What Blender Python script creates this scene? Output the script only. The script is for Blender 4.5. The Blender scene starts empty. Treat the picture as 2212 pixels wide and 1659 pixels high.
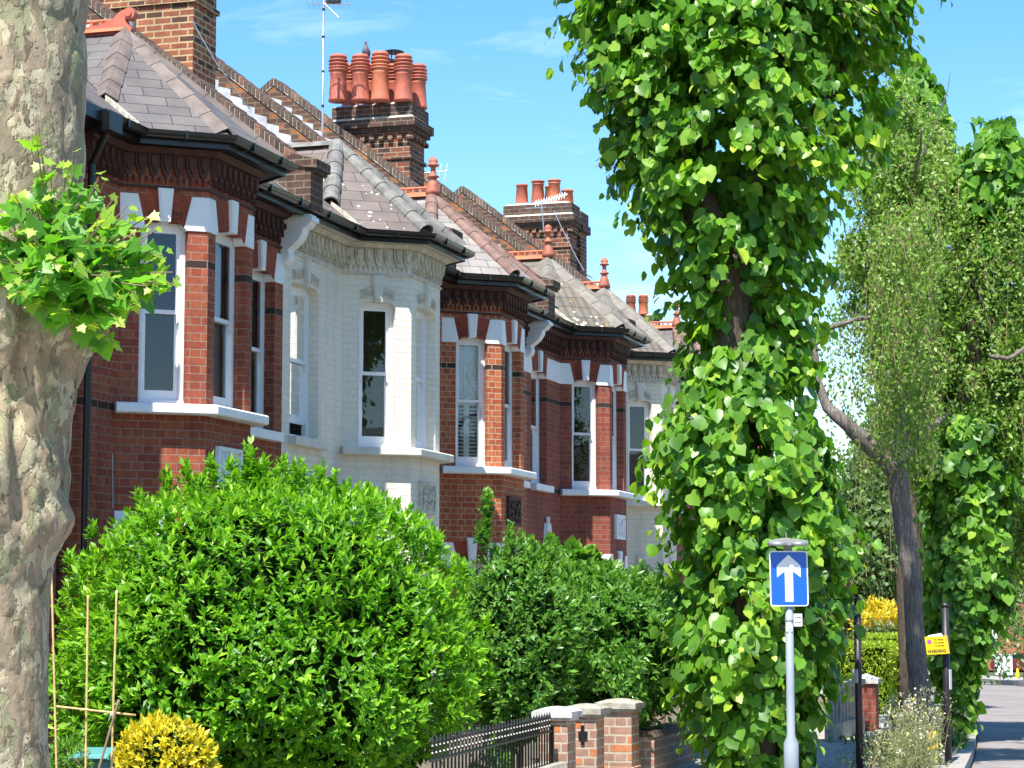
import bpy, math, random
import numpy as np
from mathutils import Vector, Matrix, noise
R = math.radians
random.seed(7); np.random.seed(7)
S = bpy.context.scene
# ---------------------------------------------------------------- camera
EYE = 1.6; YAW = 17.309; PITCH = 5.938; FPX = 4831.5   # focal length in units of a 2212 px wide frame
cd = bpy.data.cameras.new('camera'); cam = bpy.data.objects.new('camera', cd)
S.collection.objects.link(cam); S.camera = cam
cam.location = (0, 0, EYE); cam.rotation_euler = (R(90+PITCH), 0, R(YAW))
cd.sensor_width = 36; cd.lens = FPX/2212*36; cd.clip_start = .1; cd.clip_end = 3000
S.render.resolution_x = 1024; S.render.resolution_y = 768
# ---------------------------------------------------------------- sky, sun
SUN_EL = 58; SUN_AZ = (.02, -.9998)      # horizontal direction towards the sun
w = bpy.data.worlds.new("World"); S.world = w; w.use_nodes = True
nt = w.node_tree; bg = nt.nodes['Background']
sky = nt.nodes.new('ShaderNodeTexSky'); sky.sky_type = 'NISHITA'; sky.sun_disc = False
sky.sun_elevation = R(SUN_EL); sky.sun_rotation = math.atan2(SUN_AZ[0], SUN_AZ[1])
sky.air_density = 1.0; sky.dust_density = .05; sky.ozone_density = 1.3; sky.altitude = 50
hs = nt.nodes.new('ShaderNodeHueSaturation'); hs.inputs['Saturation'].default_value = 1.36; hs.inputs['Hue'].default_value = .500
nt.links.new(sky.outputs[0], hs.inputs['Color']); bg.inputs[1].default_value = .128
wtc = nt.nodes.new('ShaderNodeTexCoord'); wmp = nt.nodes.new('ShaderNodeMapping'); wmp.inputs['Scale'].default_value = (3, 3, 16); wmp.inputs['Location'].default_value = (.35, 0, .2)
wn = nt.nodes.new('ShaderNodeTexNoise'); wn.inputs['Scale'].default_value = 2.2; wn.inputs['Detail'].default_value = 7; wn.inputs['Roughness'].default_value = .6; wn.inputs['Distortion'].default_value = .5
wr = nt.nodes.new('ShaderNodeValToRGB'); wr.color_ramp.elements[0].position = .52; wr.color_ramp.elements[0].color = (0, 0, 0, 1); wr.color_ramp.elements[1].position = .78; wr.color_ramp.elements[1].color = (.42, .42, .42, 1)
wm = nt.nodes.new('ShaderNodeMix'); wm.data_type = 'RGBA'; wm.inputs[7].default_value = (6.2, 7.0, 7.6, 1)
nt.links.new(wtc.outputs['Generated'], wmp.inputs[0]); nt.links.new(wmp.outputs[0], wn.inputs['Vector']); nt.links.new(wn.outputs[0], wr.inputs[0])
nt.links.new(wr.outputs[0], wm.inputs[0]); nt.links.new(hs.outputs[0], wm.inputs[6]); nt.links.new(wm.outputs[2], bg.inputs[0])
sl = bpy.data.lights.new('sun', 'SUN'); sl.energy = 5.0; sl.angle = R(.53); sl.color = (1, .955, .88)
so = bpy.data.objects.new('sun', sl); S.collection.objects.link(so)
sd = Vector((SUN_AZ[0]*math.cos(R(SUN_EL)), SUN_AZ[1]*math.cos(R(SUN_EL)), math.sin(R(SUN_EL))))
so.rotation_euler = sd.to_track_quat('Z', 'Y').to_euler(); so.location = (0, 0, 30)
vs = S.view_settings; vs.view_transform = 'Standard'; vs.look = 'None'; vs.exposure = .98; vs.gamma = 1
S.render.engine = 'CYCLES'
S.cycles.max_bounces = 6; S.cycles.transparent_max_bounces = 12
# ---------------------------------------------------------------- helpers
CA, SA = math.cos(R(YAW)), math.sin(R(YAW))
def at(x, y, d):
    """world point at horizontal forward distance d whose picture position (2212 px frame) is x, y"""
    cp, sp = math.cos(R(PITCH)), math.sin(R(PITCH))
    b = (829.5-y)/FPX
    dz = (sp+b*cp)/(cp-b*sp)
    fd = cp+dz*sp
    lat = (x-1106)/FPX*fd*d
    return Vector((lat*CA-d*SA, lat*SA+d*CA, EYE+dz*d))
def sstep(a, b, x):
    t = min(1, max(0, (x-a)/(b-a))); return t*t*(3-2*t)
def gz(x, y): return -2.3*sstep(38, 170, y)
def tag(o, label=None, cat=None, group=None, kind=None):
    if label: o['label'] = label
    if cat: o['category'] = cat
    if group: o['group'] = group
    if kind: o['kind'] = kind
    return o
def thing(name, loc, label, cat, group=None):
    o = bpy.data.objects.new(name, None); o.empty_display_size = .2
    S.collection.objects.link(o); o.location = loc
    return tag(o, label, cat, group)
def rootloc(p):
    while p is not None and p.parent is not None: p = p.parent
    return Vector(p.location) if p is not None else Vector((0, 0, 0))
class MB:
    def __init__(s): s.v = []; s.f = []; s.m = []; s.uv = {}
    def add(s, vs, fs, m=0):
        b = len(s.v); s.v += [tuple(p) for p in vs]
        for f in fs: s.f.append([i+b for i in f]); s.m.append(m)
    def quad(s, a, b, c, d, m=0): s.add([a, b, c, d], [(0, 1, 2, 3)], m)
    def poly(s, ps, m=0): s.add(ps, [tuple(range(len(ps)))], m)
    def hexa(s, p, m=0):  # p: 4 bottom, 4 top
        s.add(p, [(3, 2, 1, 0), (4, 5, 6, 7), (0, 1, 5, 4), (1, 2, 6, 5), (2, 3, 7, 6), (3, 0, 4, 7)], m)
    def box(s, x0, x1, y0, y1, z0, z1, m=0):
        s.hexa([(x0, y0, z0), (x1, y0, z0), (x1, y1, z0), (x0, y1, z0), (x0, y0, z1), (x1, y0, z1), (x1, y1, z1), (x0, y1, z1)], m)
    def prism(s, F, poly, w0, w1, m=0):
        """poly of (a, b) -> F(a, w, b), extruded from w0 to w1"""
        n = len(poly)
        s.add([F(a, w0, b) for a, b in poly]+[F(a, w1, b) for a, b in poly],
              [tuple(range(n-1, -1, -1)), tuple(range(n, 2*n))]+[(i, (i+1) % n, n+(i+1) % n, n+i) for i in range(n)], m)
    def tube(s, pts, rad, n=8, m=0, cap=True):
        pts = [Vector(p) for p in pts]; k = len(pts)
        if not hasattr(rad, '__len__'): rad = [rad]*k
        vs = []; prev = None
        for i, p in enumerate(pts):
            t = (pts[min(i+1, k-1)]-pts[max(i-1, 0)]).normalized()
            if prev is None: a = t.orthogonal().normalized()
            else: a = (prev-t*prev.dot(t)).normalized()
            prev = a; b = t.cross(a)
            for j in range(n):
                th = 2*math.pi*j/n; vs.append(p+(a*math.cos(th)+b*math.sin(th))*rad[i])
        fs = [(i*n+j, i*n+(j+1) % n, (i+1)*n+(j+1) % n, (i+1)*n+j) for i in range(k-1) for j in range(n)]
        if cap: fs += [tuple(range(n-1, -1, -1)), tuple((k-1)*n+j for j in range(n))]
        s.add(vs, fs, m)
    def lathe(s, c, prof, n=20, m=0):
        """prof of (r, z) around vertical axis at c"""
        k = len(prof)
        vs = [(c[0]+r*math.cos(2*math.pi*j/n), c[1]+r*math.sin(2*math.pi*j/n), c[2]+z) for r, z in prof for j in range(n)]
        fs = [(i*n+j, i*n+(j+1) % n, (i+1)*n+(j+1) % n, (i+1)*n+j) for i in range(k-1) for j in range(n)]
        fs += [tuple(range(n-1, -1, -1)), tuple((k-1)*n+j for j in range(n))]
        s.add(vs, fs, m)
    def build(s, name, mats, parent=None, smooth=False, bevel=0):
        if not isinstance(mats, (list, tuple)): mats = [mats]
        L = rootloc(parent)
        V = np.array(s.v, dtype=float).reshape(-1, 3)
        me = bpy.data.meshes.new(name)
        me.from_pydata((V-np.array(L)).tolist(), [], s.f)
        for m_ in mats: me.materials.append(m_)
        if len(mats) > 1: me.polygons.foreach_set('material_index', s.m)
        uvl = me.uv_layers.new(name='UVMap')
        uv = np.zeros((len(me.loops), 2))
        for p in me.polygons:
            n = p.normal
            if abs(n.z) > .995: t = Vector((1, 0, 0)); b = Vector((0, 1, 0))
            else: t = Vector((-n.y, n.x, 0)).normalized(); b = n.cross(t); b = -b if b.z < 0 else b
            for li in p.loop_indices:
                q = V[me.loops[li].vertex_index]; q = Vector(q)
                uv[li] = (q.dot(t), q.dot(b))
        uvl.data.foreach_set('uv', uv.ravel())
        if smooth: me.polygons.foreach_set('use_smooth', [True]*len(me.polygons))
        me.update()
        o = bpy.data.objects.new(name, me); S.collection.objects.link(o)
        if parent is not None: o.parent = parent
        if bevel:
            bm_ = o.modifiers.new('bevel', 'BEVEL'); bm_.width = bevel; bm_.segments = 1; bm_.limit_method = 'ANGLE'; bm_.angle_limit = R(40)
        return o
def copy_tree(o, parent=None, loc=None):
    c = o.copy(); S.collection.objects.link(c); c.parent = parent
    if loc is not None: c.location = loc
    for ch in list(o.children): copy_tree(ch, c)
    return c
# ---------------------------------------------------------------- materials
def mat(name):
    m = bpy.data.materials.new(name); m.use_nodes = True
    return m, m.node_tree.nodes, m.node_tree.links, m.node_tree.nodes['Principled BSDF']
def nd(N, t, **k):
    n = N.new(t)
    for a, b in k.items():
        if a.startswith('i_'): n.inputs[a[2:].replace('_', ' ')].default_value = b
        else: setattr(n, a, b)
    return n
def mix(N, L, f, a, b, mode='MIX'):
    n = N.new('ShaderNodeMix'); n.data_type = 'RGBA'; n.blend_type = mode; n.clamp_result = False
    for idx, v in ((0, f), (6, a), (7, b)):
        if hasattr(v, 'links') or isinstance(v, bpy.types.NodeSocket): L.new(v, n.inputs[idx])
        elif idx == 0: n.inputs[0].default_value = v
        else: n.inputs[idx].default_value = tuple(v)+(1,) if len(v) == 3 else v
    return n.outputs[2]
def math_(N, L, op, a, b=0, c=None):
    n = N.new('ShaderNodeMath'); n.operation = op
    for i, v in enumerate((a, b, c)):
        if v is None: continue
        if isinstance(v, bpy.types.NodeSocket): L.new(v, n.inputs[i])
        else: n.inputs[i].default_value = v
    return n.outputs[0]
def ramp(N, L, src, stops):
    n = N.new('ShaderNodeValToRGB'); L.new(src, n.inputs[0]); e = n.color_ramp.elements
    while len(e) < len(stops): e.new(.5)
    for el, (p, c) in zip(e, stops): el.position = p; el.color = tuple(c)+(1,) if len(c) == 3 else c
    return n.outputs[0]
def geo_noise(N, L, scale, detail=4, rough=.55, src=None, dist=0):
    n = nd(N, 'ShaderNodeTexNoise', i_Scale=scale, i_Detail=detail, i_Roughness=rough, i_Distortion=dist)
    if src is None: src = N.new('ShaderNodeTexCoord').outputs['Object']
    L.new(src, n.inputs['Vector']); return n
def bump(N, L, B, h, strength=.5, dist=.01, chain=None):
    b = nd(N, 'ShaderNodeBump', i_Strength=strength, i_Distance=dist); L.new(h, b.inputs['Height'])
    if chain: L.new(chain, b.inputs['Normal'])
    L.new(b.outputs[0], B.inputs['Normal']); return b.outputs[0]
def plain(name, col, rough=.6, var=.15, nscale=6, bstr=.15, metal=0, spec=.5):
    m, N, L, B = mat(name)
    n = geo_noise(N, L, nscale)
    c = ramp(N, L, n.outputs[0], [(.3, [x*(1-var) for x in col]), (.7, [min(1, x*(1+var)) for x in col])])
    L.new(c, B.inputs['Base Color']); B.inputs['Roughness'].default_value = rough; B.inputs['Metallic'].default_value = metal
    B.inputs['Specular IOR Level'].default_value = spec
    if bstr: bump(N, L, B, geo_noise(N, L, nscale*8).outputs[0], bstr, .004)
    return m
def brick(name, c1, c2, mortar, msize=.011, bw=.24, rh=.087, rot=False, bands=None, dark=(.05, .03, .025), grime=.35, grimecol=(.06, .045, .035), bstr=.6, offset=.5, rough=.85, squash=1.0, nz=.4, orange=None):
    m, N, L, B = mat(name)
    tc = N.new('ShaderNodeUVMap'); tc.uv_map = 'UVMap'; src = tc.outputs[0]
    dn = nd(N, 'ShaderNodeTexNoise', i_Scale=9.0, i_Detail=2.0); L.new(src, dn.inputs['Vector'])
    off = N.new('ShaderNodeVectorMath'); off.operation = 'MULTIPLY_ADD'
    L.new(dn.outputs['Color'], off.inputs[0]); off.inputs[1].default_value = (.008, .008, 0); L.new(src, off.inputs[2]); vec = off.outputs[0]
    if rot:
        mp = N.new('ShaderNodeMapping'); mp.inputs['Rotation'].default_value = (0, 0, R(90)); L.new(vec, mp.inputs[0]); vec = mp.outputs[0]
    b = nd(N, 'ShaderNodeTexBrick', offset=offset, offset_frequency=2, squash=squash, squash_frequency=2,
           i_Scale=1.0, i_Mortar_Size=msize, i_Mortar_Smooth=.25, i_Bias=-.1, i_Brick_Width=bw, i_Row_Height=rh)
    L.new(vec, b.inputs['Vector'])
    b.inputs['Color1'].default_value = tuple(c1)+(1,); b.inputs['Color2'].default_value = tuple(c2)+(1,); b.inputs['Mortar'].default_value = tuple(mortar)+(1,)
    col = b.outputs['Color']
    if orange:   # some bricks of another colour
        b2 = nd(N, 'ShaderNodeTexBrick', offset=offset, offset_frequency=2, squash=squash, squash_frequency=2, i_Scale=1.0, i_Mortar_Size=0.0, i_Bias=0.0, i_Brick_Width=bw, i_Row_Height=rh)
        L.new(vec, b2.inputs['Vector']); b2.inputs['Color1'].default_value = (0, 0, 0, 1); b2.inputs['Color2'].default_value = (1, 1, 1, 1)
        mk = math_(N, L, 'GREATER_THAN', b2.outputs['Color'], orange[1])
        mk = math_(N, L, 'MULTIPLY', mk, math_(N, L, 'SUBTRACT', 1.0, b.outputs['Fac']))
        col = mix(N, L, mk, col, orange[0])
    n1 = geo_noise(N, L, 1.3, 5, .6, src)
    n2 = geo_noise(N, L, 14, 4, .65, src)
    col = mix(N, L, nz, col, ramp(N, L, n2.outputs[0], [(.3, (.45, .45, .45)), (.7, (1.35, 1.35, 1.35))]), 'MULTIPLY')
    mpS = N.new('ShaderNodeMapping'); mpS.inputs['Scale'].default_value = (5.5, .45, 1); L.new(src, mpS.inputs[0])
    nS = geo_noise(N, L, 1.0, 5, .6, mpS.outputs[0]); col = mix(N, L, .55 if nz > .2 else .28, col, ramp(N, L, nS.outputs[0], [(.32, (.55, .53, .5)), (.5, (1, 1, 1)), (.7, (1.12, 1.12, 1.1))]), 'MULTIPLY')
    g = ramp(N, L, n1.outputs[0], [(.45, (0, 0, 0)), (.75, (grime,)*3)])
    col = mix(N, L, g, col, grimecol)
    if bands:
        sx = N.new('ShaderNodeSeparateXYZ'); L.new(src, sx.inputs[0])
        for (z0, z1) in bands:
            mk = math_(N, L, 'MULTIPLY', math_(N, L, 'GREATER_THAN', sx.outputs[1], z0), math_(N, L, 'LESS_THAN', sx.outputs[1], z1))
            mk = math_(N, L, 'MULTIPLY', mk, math_(N, L, 'SUBTRACT', 1.0, b.outputs['Fac']))
            col = mix(N, L, mk, col, dark)
    L.new(col, B.inputs['Base Color']); B.inputs['Roughness'].default_value = rough
    B.inputs['Specular IOR Level'].default_value = .25
    h = math_(N, L, 'ADD', math_(N, L, 'MULTIPLY', b.outputs['Fac'], -1.0), math_(N, L, 'MULTIPLY', n2.outputs[0], .5))
    bump(N, L, B, h, bstr, .012)
    return m
def slates(name, c1, c2, joint, bw=.28, rh=.21, lichen=(.6, .6, .55), lich=.62, wave=False, spots2=None):
    m, N, L, B = mat(name)
    tc = N.new('ShaderNodeUVMap'); tc.uv_map = 'UVMap'; src = tc.outputs[0]
    b = nd(N, 'ShaderNodeTexBrick', offset=.5, offset_frequency=2, i_Scale=1.0, i_Mortar_Size=.005, i_Mortar_Smooth=.1, i_Bias=0.0, i_Brick_Width=bw, i_Row_Height=rh)
    L.new(src, b.inputs['Vector'])
    b.inputs['Color1'].default_value = tuple(c1)+(1,); b.inputs['Color2'].default_value = tuple(c2)+(1,); b.inputs['Mortar'].default_value = tuple(joint)+(1,)
    n1 = geo_noise(N, L, 3, 5, .6, src); n2 = geo_noise(N, L, 30, 3, .6, src)
    col = mix(N, L, .5, b.outputs['Color'], ramp(N, L, n1.outputs[0], [(.25, (.55, .55, .55)), (.75, (1.4, 1.35, 1.3))]), 'MULTIPLY')
    # lichen spots
    v = nd(N, 'ShaderNodeTexVoronoi', i_Scale=9.0); L.new(src, v.inputs['Vector'])
    reg = geo_noise(N, L, 1.7, 2, .5, src)
    rr = math_(N, L, 'MULTIPLY', math_(N, L, 'SUBTRACT', reg.outputs[0], lich-.2), 1.1)
    mk = math_(N, L, 'LESS_THAN', math_(N, L, 'ADD', v.outputs['Distance'], math_(N, L, 'MULTIPLY', n2.outputs[0], .25)), rr)
    col = mix(N, L, mk, col, lichen)
    if spots2:
        v2 = nd(N, 'ShaderNodeTexVoronoi', i_Scale=4.0); L.new(src, v2.inputs['Vector'])
        col = mix(N, L, math_(N, L, 'LESS_THAN', v2.outputs['Distance'], .12), col, spots2)
    L.new(col, B.inputs['Base Color']); B.inputs['Roughness'].default_value = .62; B.inputs['Specular IOR Level'].default_value = .35
    sx = N.new('ShaderNodeSeparateXYZ'); L.new(src, sx.inputs[0])
    fr = math_(N, L, 'FRACT', math_(N, L, 'DIVIDE', sx.outputs[1], rh))
    h = math_(N, L, 'MULTIPLY', math_(N, L, 'SUBTRACT', 1.0, fr), .8)
    h = math_(N, L, 'SUBTRACT', h, math_(N, L, 'MULTIPLY', b.outputs['Fac'], .5))
    h = math_(N, L, 'ADD', h, math_(N, L, 'MULTIPLY', n2.outputs[0], .15))
    if wave:
        wv = math_(N, L, 'SINE', math_(N, L, 'MULTIPLY', sx.outputs[0], 2*math.pi/.15))
        h = math_(N, L, 'ADD', h, math_(N, L, 'MULTIPLY', wv, .6))
    bump(N, L, B, h, .8, .02)
    return m
def glassmat():
    m, N, L, B = mat('window_glass')
    out = N['Material Output'] if 'Material Output' in N else None
    N.remove(B)
    tr = nd(N, 'ShaderNodeBsdfTransparent'); tr.inputs[0].default_value = (.9, .93, .93, 1)
    gl = nd(N, 'ShaderNodeBsdfGlossy'); gl.inputs['Roughness'].default_value = .012; gl.inputs[0].default_value = (.95, .97, 1, 1)
    fr = nd(N, 'ShaderNodeFresnel', i_IOR=1.7)
    nz = geo_noise(N, L, 1.6, 1); bp = nd(N, 'ShaderNodeBump', i_Strength=.06, i_Distance=.02); L.new(nz.outputs[0], bp.inputs['Height'])
    L.new(bp.outputs[0], gl.inputs['Normal'])
    mx = nd(N, 'ShaderNodeMixShader')
    L.new(fr.outputs[0], mx.inputs[0]); L.new(tr.outputs[0], mx.inputs[1]); L.new(gl.outputs[0], mx.inputs[2])
    L.new(mx.outputs[0], out.inputs[0]); return m
def leafmat(name, dark, mid, light, trans=.35, rough=.4, tcol=None, spec=.5):
    m, N, L, B = mat(name); out = N['Material Output']
    a = nd(N, 'ShaderNodeAttribute', attribute_name='rnd')
    col = ramp(N, L, a.outputs['Fac'], [(0, dark), (.55, mid), (1, light)])
    tc = geo_noise(N, L, 9, 2)
    col = mix(N, L, .35, col, ramp(N, L, tc.outputs[0], [(.3, (.6, .65, .6)), (.7, (1.3, 1.25, 1.2))]), 'MULTIPLY')
    L.new(col, B.inputs['Base Color']); B.inputs['Roughness'].default_value = rough; B.inputs['Specular IOR Level'].default_value = spec
    t = nd(N, 'ShaderNodeBsdfTranslucent')
    tl = mix(N, L, 1.0, col, tcol or (1.9, 2.1, .6), 'MULTIPLY'); L.new(tl, t.inputs[0])
    mx = nd(N, 'ShaderNodeMixShader'); mx.inputs[0].default_value = trans
    L.new(B.outputs[0], mx.inputs[1]); L.new(t.outputs[0], mx.inputs[2]); L.new(mx.outputs[0], out.inputs[0])
    return m
M = {}
RB = [(5.307, 5.394), (3.741, 3.828)]
M['brick_a'] = brick('deep_red_brick', (.27, .060, .036), (.37, .105, .052), (.30, .19, .14), .007, bands=RB, grime=.30, squash=.5)
M['brick_c'] = brick('orange_red_brick', (.36, .085, .038), (.50, .15, .062), (.46, .34, .23), .008, bands=RB, grime=.22, squash=.5)
M['brick_d'] = brick('brown_red_brick', (.26, .062, .042), (.34, .09, .055), (.26, .17, .13), .007, bands=RB, grime=.35, squash=.5)
M['soldier'] = brick('rubbed_red_brick', (.30, .06, .036), (.36, .08, .045), (.22, .08, .05), .004, .09, .6, grime=.2, bstr=.2, offset=0)
M['painted'] = brick('cream_painted_brick', (.80, .745, .635), (.83, .775, .67), (.79, .735, .625), .011, grime=.12, grimecol=(.46, .43, .36), nz=.10, bstr=.8, rough=.6, squash=.5)
M['painted_b'] = brick('pale_cream_painted_brick', (.78, .71, .57), (.80, .735, .60), (.77, .70, .56), .011, grime=.1, grimecol=(.48, .44, .36), nz=.10, bstr=.8, rough=.6, squash=.5)
M['chim_a'] = brick('yellow_jointed_chimney_brick', (.28, .085, .045), (.38, .15, .075), (.50, .38, .21), .013, grime=.35, orange=((.10, .045, .035), .72))
M['chim_b'] = brick('dark_chimney_brick', (.22, .065, .045), (.30, .11, .07), (.34, .27, .17), .011, grime=.5, orange=((.07, .04, .035), .6))
M['chim_dark'] = brick('soot_dark_brick', (.07, .042, .036), (.12, .062, .048), (.19, .155, .11), .010, grime=.4)
M['coping_old'] = brick('brick_on_edge_coping', (.085, .045, .035), (.16, .075, .05), (.035, .028, .022), .010, bw=.24, rh=.085, grime=.5, grimecol=(.13, .11, .07), offset=0, bstr=1.0, orange=((.42, .13, .05), .93))
def copemat():
    m, N, L, B = mat('brick_on_edge_coping')
    g = N.new('ShaderNodeNewGeometry'); n = geo_noise(N, L, 22, 4, .65); n1 = geo_noise(N, L, 2.5, 3)
    c = ramp(N, L, g.outputs['Random Per Island'], [(0, (.05, .033, .028)), (.4, (.085, .052, .042)), (.9, (.11, .072, .055)), (.96, (.22, .09, .05)), (1, (.30, .12, .055))])
    c = mix(N, L, .8, c, ramp(N, L, n.outputs[0], [(.3, (.5, .5, .5)), (.7, (1.5, 1.5, 1.45))]), 'MULTIPLY')
    c = mix(N, L, ramp(N, L, n1.outputs[0], [(.5, (0, 0, 0)), (.7, (.5, .5, .5))]), c, (.13, .115, .085))
    L.new(c, B.inputs['Base Color']); B.inputs['Roughness'].default_value = .9; bump(N, L, B, n.outputs[0], .7, .01); return m
M['coping'] = copemat()
M['parapet'] = brick('orange_parapet_brick', (.10, .052, .038), (.15, .072, .046), (.19, .15, .10), .011, grime=.5, orange=((.32, .12, .05), .75))
M['wall_pier'] = brick('mottled_garden_brick', (.32, .165, .12), (.42, .26, .19), (.46, .39, .31), .011, grime=.5, grimecol=(.22, .19, .14), squash=.5, orange=((.50, .18, .07), .84))
M['slate_a'] = slates('grey_purple_slate', (.118, .106, .102), (.145, .132, .126), (.035, .032, .032), .46, .19, lich=.62)
M['slate_b'] = slates('brown_grey_slate', (.145, .118, .105), (.18, .15, .135), (.05, .045, .04), .40, .245, lich=.50)
M['slate_c'] = slates('pale_grey_slate', (.23, .21, .195), (.29, .265, .245), (.08, .075, .07), .3, .2, lich=.75)
M['tile_d'] = slates('mossy_concrete_tile', (.13, .115, .09), (.19, .165, .13), (.02, .02, .018), 3.0, .31, lichen=(.62, .60, .48), lich=.47, wave=True, spots2=(.42, .2, .02))
M['tile_e'] = slates('grey_concrete_tile', (.12, .105, .09), (.16, .14, .115), (.02, .02, .018), 3.0, .31, lich=.6, wave=True)
M['ridge_brown'] = plain('brown_ridge_tile', (.16, .125, .108), .75, .3, 5, .5)
M['ridge_grey'] = plain('lichened_grey_ridge_tile', (.17, .165, .15), .7, .4, 7, .6)
M['ridge_conc'] = plain('concrete_ridge_tile', (.20, .18, .15), .8, .25, 6, .5)
M['ridge_terra'] = plain('weathered_terracotta_ridge', (.20, .118, .095), .75, .35, 5, .5)
M['terra'] = plain('terracotta', (.45, .118, .072), .6, .25, 5, .3)
M['terra_or'] = plain('orange_terracotta', (.50, .15, .07), .6, .2, 5, .3)
M['terra_dk'] = plain('old_terracotta', (.38, .12, .07), .65, .35, 9, .4)
M['white'] = plain('white_painted_wood', (.82, .83, .84), .35, .04, 4, .05)
M['stone_white'] = plain('white_painted_stone', (.80, .81, .83), .5, .06, 4, .2)
M['stone_cream'] = plain('cream_painted_stone', (.66, .63, .55), .6, .12, 5, .3)
M['carved'] = plain('cream_carved_stone', (.56, .52, .43), .75, .25, 9, .5)
M['carved_red'] = plain('red_carved_terracotta', (.062, .023, .018), .75, .3, 9, .5)  # darkened base colour carries the shade of the eaves on the frieze
M['black'] = plain('black_plastic', (.005, .006, .007), .3, .2, 4, .05)
M['hole_shade'] = plain('arch_hole_shade', (.045, .018, .014), .8, .2, 9, .2)  # dark colour painting the shade of small recessed holes in the arches
M['soffit_cream'] = plain('cream_soffit', (.55, .52, .42), .7, .1, 4, .1)
M['lead'] = plain('lead_flashing', (.42, .44, .47), .5, .25, 8, .3)
M['mortar'] = plain('pale_mortar', (.50, .47, .38), .9, .35, 14, .8)
M['stone_cap'] = plain('weathered_coping_stone', (.36, .33, .27), .9, .35, 11, .8)
M['white_cap'] = plain('pale_coping_stone', (.50, .49, .46), .85, .3, 9, .6)
M['glass'] = glassmat()
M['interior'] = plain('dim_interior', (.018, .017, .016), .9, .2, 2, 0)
M['curtain'] = plain('curtain_cloth', (.50, .47, .40), .9, .1, 3, .1)
M['net'] = plain('net_curtain', (.40, .41, .40), .9, .15, 3, .1)
M['iron'] = plain('black_painted_iron', (.012, .012, .014), .4, .2, 5, .1)
M['galv'] = plain('grey_painted_post', (.29, .33, .39), .5, .08, 3, .1)
M['post_dark'] = plain('dark_painted_post', (.025, .02, .026), .45, .2, 3, .1)
M['blue'] = plain('sign_blue', (.0, .095, .47), .35, .03, 3, 0)
M['signwhite'] = plain('sign_white', (.72, .74, .76), .4, .04, 3, 0)
M['signgrey'] = plain('sign_back_grey', (.25, .25, .24), .5, .1, 3, 0)
M['yellow'] = plain('sign_yellow', (.88, .62, .0), .4, .04, 3, 0)
M['inkblack'] = plain('sign_ink', (.05, .035, .01), .5, .1, 3, 0)
M['signred'] = plain('sign_red', (.65, .05, .12), .4, .05, 3, 0)
M['signpurple'] = plain('sign_purple', (.20, .12, .50), .4, .05, 3, 0)
M['bamboo'] = plain('bamboo', (.60, .40, .16), .55, .25, 12, .1)
M['alum'] = plain('aluminium', (.5, .52, .55), .35, .1, 6, 0, metal=.7)
# ---------------------------------------------------------------- terrace geometry
XM = -10.905; DV = .749; DU = .583; HL = .5825; ZS = 3.835; EAVE = 6.70; OV = .3
Y1 = 22.229; PA = 6.399; PB = 4.001; SLOPE = .777; VR = -4.6
def facet(P, p0, p1):
    """local frame on a wall: F(u, w, z); u along p0->p1 (plan), w outward"""
    a = Vector(P(p0[0], p0[1], 0)); b = Vector(P(p1[0], p1[1], 0)); t = (b-a); Ln = t.length; t.normalize()
    n = Vector((t.y, -t.x, 0))
    o = Vector(P((p0[0]+p1[0])/2, (p0[1]+p1[1])/2+.5, 0))-Vector(P((p0[0]+p1[0])/2, (p0[1]+p1[1])/2, 0))
    if n.dot(o) < 0: n = -n
    def F(u, w, z): return a+t*u+n*w+Vector((0, 0, z))
    return F, Ln
RC = .11
def panel(mb, F, Ln, z0, z1, op=None, depth=.2):
    if op is None: mb.quad(F(0, 0, z0), F(Ln, 0, z0), F(Ln, 0, z1), F(0, 0, z1)); return
    a, b, za, zb = op
    for (u0, u1, y0, y1) in ((0, a, z0, z1), (b, Ln, z0, z1), (a, b, z0, za), (a, b, zb, z1)):
        if u1-u0 > 1e-4 and y1-y0 > 1e-4: mb.quad(F(u0, 0, y0), F(u1, 0, y0), F(u1, 0, y1), F(u0, 0, y1))
    arcL = [(a+RC-RC*math.cos(t), zb-RC+RC*math.sin(t)) for t in np.linspace(0, math.pi/2, 5)]
    arcR = [(b-(u-a), z) for u, z in arcL][::-1]
    for arc, c in ((arcL, (a, zb)), (arcR, (b, zb))):
        for (p, q) in zip(arc[:-1], arc[1:]): mb.poly([F(c[0], 0, c[1]), F(p[0], 0, p[1]), F(q[0], 0, q[1])])
    loop = [(a, za)]+arcL+arcR+[(b, za)]
    for i in range(len(loop)):
        p = loop[i]; q = loop[(i+1) % len(loop)]
        mb.quad(F(p[0], 0, p[1]), F(q[0], 0, q[1]), F(q[0], -depth, q[1]), F(p[0], -depth, p[1]))
def lbox(mb, F, u0, u1, w0, w1, z0, z1, m=0):
    mb.hexa([F(u0, w0, z0), F(u1, w0, z0), F(u1, w1, z0), F(u0, w1, z0), F(u0, w0, z1), F(u1, w0, z1), F(u1, w1, z1), F(u0, w1, z1)], m)
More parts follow.
